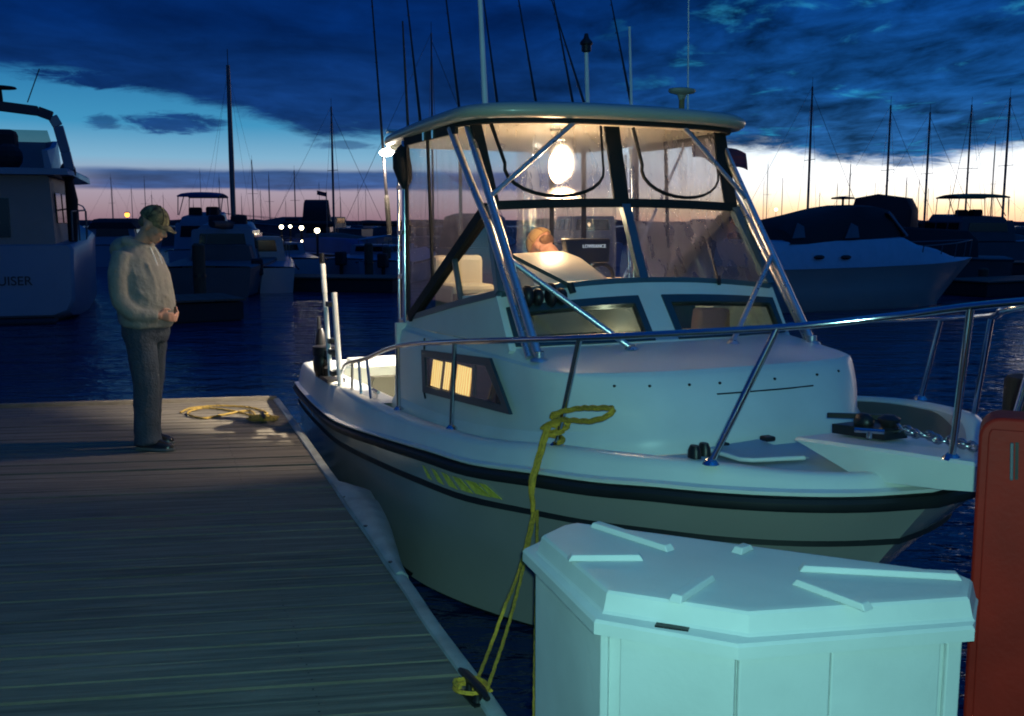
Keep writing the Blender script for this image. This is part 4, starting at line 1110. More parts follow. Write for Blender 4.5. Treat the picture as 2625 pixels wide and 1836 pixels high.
rods = [((1.80, -.80, 2.20), (1.42, -.80, 4.1), 'leftmost long fishing rod, slanting down past the corner lamp', 0),
        ((1.80, -.53, 2.79), (1.42, -.53, 4.05), 'second fishing rod from the left with a heavy dark reel above the roof corner', 1),
        ((1.80, -.21, 2.82), (1.40, -.21, 4.1), 'fishing rod just left of the tall thick white antenna', 0),
        ((1.80, .11, 2.84), (1.42, .11, 4.0), 'fishing rod just right of the tall thick white antenna', 0),
        ((1.80, .45, 2.84), (1.30, .45, 4.1), 'fishing rod standing alone midway between thick antenna and dark topped light pole', 0),
        ((1.80, .78, 2.84), (1.26, .78, 4.15), 'fishing rod closest left of the pole with the dark lamp head', 0),
        ((1.86, .88, 2.84), (1.10, .84, 4.1), 'most slanted fishing rod, crossing behind the pole with the dark lamp head', 0),
        ((2.40, .96, 2.78), (1.95, .96, 3.9), 'rightmost fishing rod, crossing behind the short thin white antenna', 0)]
for a_ in rods: rodthing(*a_)
# flag
fl = thing('flag', 'dark red faded flag hanging behind the far right corner of the boat roof', 'flag', bw((1.25, 1.05, 0)), boat.rotation_euler[2])
MB().tube([(0, .08, .9), (-.08, .75, 2.0), (-.13, 1.28, 3.0)], .012, 8).build('staff', M['white'], fl)
f_ = MB(); rg = []
for i in range(15):
    t = i / 14
    row = []
    for k in range(6):
        s = k / 5
        row.append((-.13 + .03 * math.sin(t * 7 + s), 1.24 + .62 * t + .02 * s, 2.95 - .20 * t - .24 * s * (1 - .35 * t) + .02 * math.sin(t * 9)))
    rg.append(row)
f_.loft(rg, close=False); f_.build('cloth', M['flagr'], fl, smooth=80)

# ---- bow line: knot on the stanchion, loop end, falls to the pier and the main dock
rl_ = MB()
K0 = bw((5.06, -1.04, 1.22)); G0 = bw((5.03, -1.17, 1.08)); G1 = bw((5.02, -1.23, .93))
lp_ = [bw(q) for q in ((5.02, -1.06, 1.17), (5.10, -.98, 1.22), (5.05, -1.05, 1.26), (5.20, -1.0, 1.315), (5.36, -1.0, 1.345), (5.49, -.99, 1.365), (5.51, -1.01, 1.345), (5.40, -1.03, 1.30), (5.25, -1.04, 1.275), (5.12, -1.05, 1.255), (5.02, -1.08, 1.20))]
ropemesh(rl_, lp_, .0115)
kn = [bw((5.05 + .035 * math.cos(i * 1.1), -1.03 + .04 * math.sin(i * 1.1), 1.14 + .008 * i)) for i in range(15)]
ropemesh(rl_, kn, .011)
for dx, dy in ((0, 0), (.03, -.012), (-.028, -.008)):
    ropemesh(rl_, [bw((5.06 + dx * .6, -1.06 + dy, 1.22)), bw((5.08 + dx * .6, -1.10 + dy, 1.13)), bw((5.105 + dx * .5, -1.14 + dy, 1.05)), bw((5.13 + dx * .4, -1.175 + dy, .98)), bw((5.145 + dx * .2, -1.185, .91)), bw((5.15, -1.185, .86))], .0092)
E0 = bw((5.15, -1.185, .86))
def sag(a, b, d, n=6): return [a.lerp(b, t / n) - Vector((0, 0, d * math.sin(math.pi * t / n))) for t in range(n + 1)]
ce = cleat_at + Vector((.03, .03, .05))
ropemesh(rl_, sag(E0, on(1128, 1335, .10) * .0 + E0.lerp(ce, .62), .05, 4) + [on(1100, 1450, .05), on(1062, 1545, .05)], .0065)
ropemesh(rl_, sag(E0 + Vector((.012, 0, 0)), on(1087, 1560, .05), .06), .0065)
ropemesh(rl_, sag(E0 + Vector((.02, .02, 0)), Vector((.07, 2.98, .03)), .03), .0065)
cc2 = [cleat_at + Vector((.06 * math.cos(i * 1.3) * (1 + .3 * math.sin(i)), .05 * math.sin(i * 1.3), .03 + .004 * i)) for i in range(9)]
ropemesh(rl_, cc2, .0070)
o = rl_.build('bow_line', M['rope'], smooth=60); tag(o, 'yellow twisted bow line looped on the rail and hanging down to the near pier cleat', 'rope')

# ------------------------------------------------------------------ dock box
Lp = [on(x, y, .70) for x, y in ((1358, 1326), (1680, 1375), (2178, 1341), (2185, 1300))] + [Vector((1.18, 2.55, .7)), Vector((.20, 3.0, .7)), on(1262, 1176, .70), on(1211, 1200, .70)]
Fp = [on(x, y, .635) for x, y in ((1332, 1394), (1656, 1451), (2186, 1409))] + [Vector((1.20, 2.47, 0)), Vector((1.20, 2.58, 0)), Vector((.19, 3.05, 0)), Vector((.10, 3.02, 0)), on(1172, 1234, .635)]
bx = thing('dock_box', 'white faceted fibreglass dock box with ribbed lid beside the red cabinet', 'dock box', (.62, 2.55, 0))
bo = Vector((.62, 2.55))
Lp = [(p.x - bo.x, p.y - bo.y) for p in Lp]; Fp = [(p.x - bo.x, p.y - bo.y) for p in Fp]
def inset(poly, d):
    n = len(poly); out = []
    for i in range(n):
        p0, p1, p2 = Vector(poly[i - 1]), Vector(poly[i]), Vector(poly[(i + 1) % n])
        e1 = (p1 - p0).normalized(); e2 = (p2 - p1).normalized()
        n1_ = Vector((-e1.y, e1.x)); n2_ = Vector((-e2.y, e2.x)); b_ = (n1_ + n2_)
        if b_.length < 1e-5: b_ = n1_
        b_.normalize(); out.append(tuple(p1 + b_ * (d / max(.45, b_.dot(n1_)))))
    return out
def R3(poly, z): return [(x, y, z) for x, y in poly]
lid = MB()
lid.loft([R3(Fp, .602), R3(Fp, .632), R3(inset(Fp, .006), .640), R3(inset(Lp, -.012), .645), R3(inset(Lp, -.006), .652), R3(inset(Lp, .004), .693), R3(inset(Lp, .010), .700), R3(inset(Lp, .03), .703)])
lo_ = lid.build('lid', M['boxgel'], bx, smooth=25, wn=True)
rb = MB()
def W2(x, y): p = on(x, y, .703); return (p.x - bo.x, p.y - bo.y, .703)
for (a_, b_) in (((1330, 1180), (1505, 1236)), ((1272, 1255), (1442, 1254)), ((1592, 1298), (1512, 1352)), ((1784, 1308), (1950, 1370)), ((1790, 1278), (2155, 1298)), ((1680, 1230), (1650, 1242))):
    p = Vector(W2(*a_)); q = Vector(W2(*b_)); d_ = (q - p).normalized(); s_ = Vector((-d_.y, d_.x, 0)) * .014
    A = [p - s_ * 1.25, p - s_ + Vector((0, 0, .017)), p + s_ + Vector((0, 0, .017)), p + s_ * 1.25]
    B2 = [q - s_ * 1.25, q - s_ + Vector((0, 0, .017)), q + s_ + Vector((0, 0, .017)), q + s_ * 1.25]
    A[1] += d_ * .012; A[2] += d_ * .012; B2[1] -= d_ * .012; B2[2] -= d_ * .012
    rb.loft([A, B2])
rb.each('lid_rib', M['boxgel'], lo_, bevel=.003)
body = MB(); Bp = inset(Fp, .035)
body.loft([R3(Bp, .0), R3(Bp, .600), R3(inset(Fp, .012), .601)])
body.build('body', M['boxgel'], bx, bevel=.004)
# corner posts and vertical panel grooves on the front faces
pp = MB()
def face_pt(i, t, out, z):
    a_ = Vector(Bp[i]); b_ = Vector(Bp[(i + 1) % len(Bp)]); e_ = (b_ - a_).normalized(); n_ = Vector((e_.y, -e_.x)); p = a_.lerp(b_, t) + n_ * out
    return Vector((p.x, p.y, z))
for i, t0, t1 in ((0, -.02, .045), (1, .93, 1.0)):
    pp.loft([[face_pt(i, t0, .0, z), face_pt(i, t0, .016, z), face_pt(i, t1, .016, z), face_pt(i, t1, .0, z)] for z in (.0, .600)])
for i, t0, t1 in ((0, .14, 1.0), (1, 0.0, .40), (1, .405, .90)):
    pp.loft([[face_pt(i, t0, -.001, z), face_pt(i, t0, .017, z), face_pt(i, t1, .017, z), face_pt(i, t1, -.001, z)] for z in (.02, .598)])
pp.each('front_panel', M['boxgel'], bx, bevel=.004)
ls = MB(); p = on(1470, 1403, .641); q = on(1545, 1414, .641)
ls.bar((p.x - bo.x, p.y - bo.y, .643), (q.x - bo.x, q.y - bo.y, .643), .022, .006); ls.build('latch_slot', M['darkmetal'], bx)

# ------------------------------------------------------------------ red cabinet
rc_ = thing('fire_cabinet', 'red painted dockside cabinet with rounded top and grey pull strip', 'cabinet', (1.497, 2.59, 0), rad(-26))
rc_.rotation_euler = (0, rad(-.4), rad(-26))
cr_ = .055; hw = .23; ht_ = 1.105
prof = [(-hw, 0)] + [(-hw + cr_ - cr_ * math.cos(t), ht_ - cr_ + cr_ * math.sin(t)) for t in [math.pi / 2 * k / 6 for k in range(7)]] + [(hw - cr_ + cr_ * math.sin(t), ht_ - cr_ + cr_ * math.cos(t)) for t in [math.pi / 2 * k / 6 for k in range(7)]] + [(hw, 0)]
MB().slab([(x, -.07, z) for x, z in prof], (0, .14, 0)).build('cabinet_body', M['red'], rc_, smooth=30, bevel=.008)
dp = [(x * .90, z) for x, z in prof]; dp = [(x, min(z, ht_ - .03) if z > .1 else .06) for x, z in dp]
MB().slab([(x * 1.0, -.078, z) for x, z in dp], (0, .009, 0)).build('door', M['red'], rc_, bevel=.004)
hs_ = MB(); hs_.bar((-.150, -.090, 1.045), (-.146, -.090, .945), .009, .016, (0, 1, 0)); hs_.build('pull_strip', M['bggrey'], rc_, bevel=.003)
hs_ = MB(); hs_.bar((-.138, -.079, 1.045), (-.134, -.079, .945), .008, .004, (0, 1, 0)); hs_.build('slot', M['black'], rc_)

# near piling
pq = at(2258, 845, 6.2)
pi_ = thing('mooring_piling', 'brown wooden piling rising behind the red cabinet at the right edge', 'piling', (pq.x + .15, 6.2, WATER))
MB().lathe([(.16, -1), (.155, 0), (.15, pq.z - WATER - .02), (.135, pq.z - WATER)], n=16).build('post', M['piling'], pi_, smooth=40)
mb = MB(); mb.lathe([(.165, pq.z - WATER - .32), (.165, pq.z - WATER - .26)], n=16); mb.build('iron_band', M['darkmetal'], pi_)

# ------------------------------------------------------------------ people
def ering(c, a, b, t, nrm=None, n=18, front=1.0, pw=2.0):
    """elliptic ring at c: half-depth a (along x), half-width b (along y)"""
    out = []
    for k in range(n):
        th = 2 * math.pi * k / n
        cx, sy = math.cos(th), math.sin(th)
        ex = math.copysign(abs(cx) ** (2 / pw), cx); ey = math.copysign(abs(sy) ** (2 / pw), sy)
        out.append((c[0] + a * ex + t * ey * 0, c[1] + b * ey, c[2] + t * ex * a))
    return out
def hand(mb, wrist, fwd, side, up, curl=1.1, s=1.0, thumb=1):
    """palm, five fingers with knuckle bends, thumb from the side of the palm"""
    w_ = Vector(wrist); f = Vector(fwd).normalized(); u = Vector(up).normalized(); sd = Vector(side).normalized()
    palm = []
    for d, hw_, ht_ in ((0, .024, .018), (.03, .034, .017), (.065, .041, .015), (.085, .040, .012)):
        c = w_ + f * d * s
        palm.append([c + sd * hw_ * s * math.cos(k * .785) + u * ht_ * s * math.sin(k * .785) for k in range(8)])
    mb.loft(palm)
    for j, (off, L) in enumerate(((-.030, .068), (-.010, .076), (.010, .071), (.030, .056))):
        p = w_ + f * .080 * s + sd * off * s; pts = [p - f * .015]; a = .25
        pts.append(p)
        for seg, fr in ((0, .45), (1, .32), (2, .23)):
            a += curl * (.55 + .1 * j) * (.8 if seg == 0 else 1)
            p = p + (f * math.cos(a) - u * math.sin(a)) * L * fr * s; pts.append(p)
        mb.tube(pts, [.0095 * s, .0095 * s, .009 * s, .008 * s, .0065 * s], 7)
    p = w_ + f * .022 * s + sd * .030 * s * thumb
    mb.tube([p, p + sd * thumb * .026 * s + f * .022 * s - u * .008, p + sd * thumb * .030 * s + f * .048 * s - u * .018, p + sd * thumb * .022 * s + f * .068 * s - u * .026], [.013 * s, .0115 * s, .010 * s, .007 * s], 7)

def head_mesh(mb, c, rot):
    """skull, jaw, nose, ears, brow, lips; c = head centre, faces +x"""
    def T(p): return rot @ Vector(p) + Vector(c)
    def E(p, r, n=14, m=10):
        mb.ell(T(p), r, n, m, rot)
    E((-.012, 0, .030), (.098, .076, .092)); E((.022, 0, -.028), (.070, .062, .085)); E((.048, 0, -.088), (.036, .036, .026))
    E((.060, 0, -.050), (.030, .040, .045))
    nose = [T((.080, 0, .018)), T((.098, 0, -.008)), T((.112, 0, -.026)), T((.095, 0, -.036))]
    mb.tube(nose, [.010, .013, .016, .013], 8)
    for s in (-1, 1):
        E((.104 - .012, s * .014, -.034), (.012, .010, .008), 8, 6)
        E((-.008, s * .076, -.012), (.020, .011, .032), 10, 8)
        E((.066, s * .036, .022), (.020, .022, .008), 8, 6)
        E((.062, s * .040, -.022), (.026, .022, .022), 8, 6)
    E((.086, 0, -.062), (.012, .024, .006), 10, 6); E((.083, 0, -.074), (.012, .021, .007), 10, 6)

def rumple(o, amt, size):
    """cloth folds: a soft procedural displacement, longer upright than across"""
    t = bpy.data.textures.new('cloth_folds', 'CLOUDS'); t.noise_scale = size; t.noise_depth = 2
    d = o.modifiers.new('folds', 'DISPLACE'); d.texture = t; d.strength = amt; d.mid_level = .5; d.texture_coords = 'LOCAL'
    return o

# --- man standing on the pier, in profile, head bowed
mp_ = on(343, 1001, 0)
man = thing('person', 'person standing on the pier in pale hooded sweatshirt, jeans and camouflage cap, head bowed', 'person', (mp_.x, mp_.y, 0), rad(-12))
hrot = Matrix.Rotation(rad(28), 3, 'Y')
HC = (.092, 0, 1.598)
bm1 = MB(); head_mesh(bm1, HC, hrot)
bm1.tube([(-.055, 0, 1.40), (-.02, 0, 1.47), (.036, 0, 1.53), (.06, 0, 1.58)], [.075, .062, .058, .058], 12)
# torso, arms and legs under the clothing: one continuous figure
bm1.loft([ering((-.02, 0, .93), .12, .155, 0), ering((-.01, 0, 1.05), .13, .155, 0), ering((-.02, 0, 1.25), .125, .165, 0), ering((-.05, 0, 1.38), .095, .16, 0), ering((-.055, 0, 1.43), .06, .09, 0)])
for s in (-1, 1):
    bm1.tube([(-.045, s * .17, 1.38), (-.075, s * .215, 1.22), (-.06, s * .235, 1.07), (.05, s * .19, .99), (.165, s * .085, .965)], [.058, .050, .042, .036, .028], 10)
    bm1.tube([(-.02, s * .085, .94), (-.015 + s * -.03, s * .092, .55), (-.03 - s * .045, s * .095, .28), (-.045 - s * .06, s * .095, .09), (-.04 - s * .06, s * .095, .05)], [.085, .062, .055, .042, .04], 10)
    hand(bm1, (.150, s * .098, .968), (.75, -s * .55, -.18), (.18, s * .2, .9), (.35, s * .8, -.1), .55, .95, 1)
fuse(bm1.build('body', M['skin'], man), .0075, 3, .4)
# sweatshirt
hd1 = MB()
hd1.loft([ering((.0, 0, .885), .165, .205, -.05, n=22), ering((-.005, 0, .91), .178, .215, -.05, n=22), ering((.0, 0, 1.0), .192, .222, -.04, n=22), ering((-.005, 0, 1.12), .192, .222, 0, n=22), ering((-.02, 0, 1.25), .178, .222, .05, n=22), ering((-.045, 0, 1.36), .150, .205, .1, n=22), ering((-.06, 0, 1.43), .112, .15, .15, n=22), ering((-.06, 0, 1.475), .075, .085, .15, n=22)])
for s in (-1, 1):
    hd1.tube(curve([(-.06, s * .165, 1.405), (-.062, s * .208, 1.30), (-.058, s * .226, 1.18), (-.040, s * .226, 1.07), (.02, s * .200, 1.005), (.085, s * .155, .978), (.135, s * .112, .968)], 4), [.072] * 3 + [.070] * 6 + [.067] * 5 + [.064] * 4 + [.058] * 3 + [.052] * 3 + [.042], 14)
    hd1.tube([(.118, s * .128, .970), (.142, s * .104, .966), (.150, s * .096, .965)], [.047, .050, .040], 12)
# hood lying on the back, collar
hd1.ell((-.135, 0, 1.435), (.105, .135, .085), 16, 10, Matrix.Rotation(rad(-25), 3, 'Y'))
hd1.tube([(-.13 + .155 * math.sin(t) * .9 + .04, .105 * math.cos(t), 1.475 - .055 * math.sin(t) + .02) for t in [math.pi * (k / 8) for k in range(9)]], [.04, .038, .034, .03, .028, .03, .034, .038, .04], 10)
# folds
for (a_, b_, r_) in (((.10, -.18, 1.06), (.185, -.06, 1.02), .016), ((.08, -.20, 1.13), (.19, -.03, 1.10), .018), ((-.12, -.17, 1.0), (.05, -.215, .96), .022), ((-.17, .0, 1.12), (-.10, -.19, 1.05), .02), ((-.06, -.24, 1.32), (-.02, -.21, 1.12), .03), ((.10, -.12, 1.33), (.15, -.10, 1.15), .02), ((-.16, -.08, 1.25), (-.175, .06, 1.2), .02)):
    hd1.tube([a_, tuple((Vector(a_) + Vector(b_)) / 2), b_], [r_ * .6, r_, r_ * .6], 8)
rumple(fuse(hd1.build('hooded_sweatshirt', M['hood'], man), .0095, 4, .45), .020, .16)
dc = MB()
for s in (-1, 1): dc.tube([(.075, s * .03, 1.445), (.105, s * .035, 1.38), (.13, s * .03, 1.30)], .004, 6)
dc.build('drawstring', M['white'], man)
# jeans
jn = MB()
jn.loft([ering((-.005, 0, .99), .150, .185, 0, n=20), ering((-.008, 0, .90), .158, .190, 0, n=20), ering((-.012, 0, .82), .155, .188, 0, n=20), ering((-.012, 0, .77), .135, .172, 0, n=20)])
for s, sh in ((-1, .045), (1, -.055)):
    pth = curve([(-.008, s * .085, .88), (-.006 + sh * .4, s * .092, .68), (-.004 + sh * .8, s * .096, .48), (-.022 + sh, s * .097, .28), (-.030 + sh * 1.15, s * .097, .12), (-.026 + sh * 1.2, s * .097, .045)], 4)
    rs = [v * 1.07 for v in (.100, .100, .099, .098, .096, .094, .092, .090, .088, .086, .085, .085, .084, .084, .084, .085, .086, .088, .091, .093, .092)]
    jn.tube(pth, rs, 14, sx=1.0)
    for k in range(3):
        z = .10 + .045 * k
        jn.tube([(-.11 + sh * 1.15, s * .097 - .03, z + .02), (.03 + sh, s * .097 - .06, z), (.06 + sh * 1.15, s * .097 + .02, z + .012)], .012, 6)
rumple(fuse(jn.build('jeans', M['denim'], man), .0095, 3, .45), .016, .14)
for s, sh in ((-1, .055), (1, -.065)):
    sh_ = MB(); cx = -.03 + sh; cy = s * .10
    rgs = []
    for x, w_, h in ((-.085, .020, .055), (-.075, .034, .085), (-.04, .040, .105), (.01, .040, .100), (.06, .044, .075), (.11, .048, .060), (.16, .042, .048), (.19, .026, .036), (.20, .010, .026)):
        rgs.append([(cx + x, cy + w_ * math.cos(t), .012 + h * max(0, math.sin(t)) ** .7) for t in [math.pi * k / 10 for k in range(11)]] )
    sh_.loft(rgs)
    so_ = sh_.build('shoe', M['shoe'], man, smooth=60)
    sl2 = MB(); sl2.prism([(cx + x, cy + y) for x, y in ((-.092, -.02), (-.08, -.038), (.0, -.044), (.10, -.053), (.17, -.044), (.208, -.014), (.208, .014), (.17, .044), (.10, .053), (.0, .044), (-.08, .038), (-.092, .02))], .001, .022); sl2.build('sole', M['sole'], so_, bevel=.004)
    bk_ = MB(); bk_.bar((cx + .05, cy - .035, .085), (cx + .05, cy + .035, .085), .03, .006); bk_.build('buckle', M['chrome'], so_)
# cap
cp_ = MB()
def TH(p): return hrot @ Vector(p) + Vector(HC)
dome = []
for i in range(7):
    ph = math.pi / 2 * i / 6.3
    dome.append([TH((-.014 + .108 * math.cos(ph) * math.cos(th), .086 * math.cos(ph) * math.sin(th), .035 + .105 * math.sin(ph))) for th in [2 * math.pi * k / 20 for k in range(20)]])
cp_.loft(dome)
capo = cp_.build('cap', M['camo'], man, smooth=60)
br = MB(); A = []; Bq = []
for k in range(13):
    a_ = -1.25 + 2.5 * k / 12
    i_ = (-.014 + .104 * math.cos(a_), .084 * math.sin(a_)); l_ = .085 * max(0, math.cos(a_ * 1.2)) ** .6
    o_ = (i_[0] + l_, i_[1] * (1 - .08))
    dz = -.012 * math.sin(a_) ** 2
    A.append([TH((i_[0], i_[1], .042)), TH((o_[0], o_[1], .030 + dz)), TH((o_[0], o_[1], .026 + dz)), TH((i_[0], i_[1], .036))])
br.loft(A); br.build('brim', M['camo'], capo, smooth=50)
sm2 = MB()
for k in range(6):
    th = math.pi / 3 * k + .52
    sm2.tube([TH((-.014 + .109 * math.cos(ph) * math.cos(th), .087 * math.cos(ph) * math.sin(th), .035 + .106 * math.sin(ph))) for ph in [.05 + 1.45 * i / 6 for i in range(7)]], .0022, 5)
sm2.ell(TH((-.014, 0, .142)), (.008, .008, .005), 8, 6)
sm2.build('cap_seam', M['blackfab'], capo)
hr = MB()
hr.ell(TH((-.060, 0, .0)), (.052, .074, .055), 12, 8, hrot); hr.build('hair', M['hair'], man, smooth=70)

# --- person in the boat, bent over below the lantern
p2 = thing('person', 'person in tan cap bent over in the lit cockpit behind the helm console', 'person', bw((2.75, 0.10, .45)), math.atan2(BH.y, BH.x) + rad(-150))
h2 = Matrix.Rotation(rad(52), 3, 'Y')
HC2 = (.10, 0, 1.50)
b2 = MB(); head_mesh(b2, HC2, h2)
b2.tube([(-.06, 0, 1.34), (.0, 0, 1.42), (.05, 0, 1.48)], [.075, .062, .058], 12)
b2.loft([ering((-.10, 0, .80), .11, .15, 0), ering((-.12, 0, 1.0), .115, .155, 0), ering((-.11, 0, 1.2), .115, .165, 0), ering((-.075, 0, 1.31), .09, .16, 0), ering((-.06, 0, 1.36), .06, .09, 0)])
for s in (-1, 1):
    b2.tube([(-.07, s * .17, 1.30), (-.03, s * .225, 1.14), (.03, s * .23, 1.0), (.16, s * .17, .95), (.25, s * .10, .95)], [.056, .048, .042, .036, .028], 10)
    b2.tube([(-.10, s * .085, .82), (-.07, s * .095, .45), (-.09, s * .095, .24), (-.10, s * .095, .04)], [.085, .062, .052, .04], 10)
    hand(b2, (.245, s * .10, .95), (.8, -s * .3, -.2), (.1, s * .9, .1), (.2, 0, .9), .9, .95, 1)
fuse(b2.build('body', M['skin'], p2), .009, 3, .4)
j2 = MB()
j2.loft([ering((-.10, 0, .78), .15, .19, 0), ering((-.12, 0, 1.0), .15, .195, 0), ering((-.11, 0, 1.2), .145, .20, .1), ering((-.08, 0, 1.33), .11, .18, .2), ering((-.065, 0, 1.385), .075, .09, .2)])
for s in (-1, 1): j2.tube([(-.07, s * .18, 1.31), (-.04, s * .24, 1.15), (.02, s * .245, 1.0), (.14, s * .185, .955), (.21, s * .13, .95)], [.075, .068, .062, .055, .045], 12)
fuse(j2.build('jacket', mat('grey_jacket', (.10, .11, .13), .9), p2), .012, 4, .45)
t2 = MB()
t2.loft([ering((-.10, 0, .86), .14, .175, 0), ering((-.105, 0, .74), .135, .172, 0)])
for s in (-1, 1): t2.tube([(-.10, s * .085, .82), (-.07, s * .095, .45), (-.09, s * .095, .24), (-.10, s * .095, .05)], [.10, .085, .075, .075], 12)
fuse(t2.build('trousers', M['denim'], p2), .012, 4, .45)
for s in (-1, 1):
    q = MB(); q.loft([[(-.12 + x, s * .095 + w_ * math.cos(t), .0 + h * max(0, math.sin(t))) for t in [math.pi * k / 8 for k in range(9)]] for x, w_, h in ((-.06, .02, .06), (-.03, .04, .10), (.05, .042, .09), (.14, .046, .06), (.20, .02, .03))]); q.build('shoe', M['shoe'], p2, smooth=60)
HCo = HC2
dome = []
for i in range(7):
    ph = math.pi / 2 * i / 6.3
    dome.append([h2 @ Vector((-.014 + .108 * math.cos(ph) * math.cos(th), .086 * math.cos(ph) * math.sin(th), .028 + .105 * math.sin(ph))) + Vector(HC2) for th in [2 * math.pi * k / 20 for k in range(20)]])
c2 = MB().loft(dome).build('cap', M['tan'], p2, smooth=60)
A = []
for k in range(13):
    a_ = -1.25 + 2.5 * k / 12
    i_ = (-.014 + .104 * math.cos(a_), .084 * math.sin(a_)); l_ = .075 * max(0, math.cos(a_ * 1.2)) ** .6
    A.append([h2 @ Vector(q) + Vector(HC2) for q in ((i_[0], i_[1], .036), (i_[0] + l_, i_[1], .024), (i_[0] + l_, i_[1], .020), (i_[0], i_[1], .030))])
MB().loft(A).build('brim', M['tan'], c2, smooth=50)
sm2 = MB()
for k in range(6):
    th = math.pi / 3 * k + .52
    sm2.tube([h2 @ Vector((-.014 + .109 * math.cos(ph) * math.cos(th), .087 * math.cos(ph) * math.sin(th), .028 + .106 * math.sin(ph))) + Vector(HC2) for ph in [.05 + 1.45 * i / 6 for i in range(7)]], .0026, 5)
sm2.ell(h2 @ Vector((-.014, 0, .135)) + Vector(HC2), (.009, .009, .006), 8, 6)
sm2.build('cap_seam', mat('brown_seam', (.18, .09, .04), .9), c2)
hr = MB(); hr.ell(h2 @ Vector((-.055, 0, .0)) + Vector(HC2), (.050, .070, .046), 12, 8, h2); hr.build('hair', mat('brown_hair', (.22, .11, .05), .8, bump=.6, bscale=120), p2, smooth=70)

# ------------------------------------------------------------------ other boats in the marina
def hull_loft(mb, L, B, fs, fb, rake=.9, n=14, flare=.12, x0=0.0):
    """closed hull with deck, transom at x0, stem at x0 + L"""
    for sg in (-1, 1):
        rg = []
        for i in range(n + 1):
            t = i / n
            yb = B / 2 * (1 - max(0, (t - .45) / .55) ** 2.1) * (.92 + .08 * min(1, t / .3))
            zs = fs + (fb - fs) * t ** 1.7
            yw = yb * (.90 - .35 * max(0, t - .4)); xo = x0 + t * L
            xw = xo - rake * t ** 3
            rg.append([(xw, 0, -.35), (xw, sg * yw * .8, -.12), (xw, sg * yw, .05), (xw + (xo - xw) * .5, sg * (yw + (yb - yw) * .4), zs * .5), (xo, sg * yb, zs), (xo, sg * max(0, yb - .06), zs + .03), (xo, 0, zs + .06)])
        mb.loft(rg, close=False)
    yw = B / 2 * .92 * .9; yb = B / 2 * .92
    mb.add([(x0, -yw, -.3), (x0, yw, -.3), (x0, yb, fs), (x0, -yb, fs)], [(0, 1, 2, 3)])
    return mb
def cabin_loft(mb, secs, z0, tumble=.88):
    """secs: (x, ztop, halfwidth)"""
    mb.loft([[(x, -w_, z0), (x, -w_ * tumble, zt - .05), (x, -w_ * tumble + .06, zt), (x, w_ * tumble - .06, zt), (x, w_ * tumble, zt - .05), (x, w_, z0)] for x, zt, w_ in secs])
    return mb
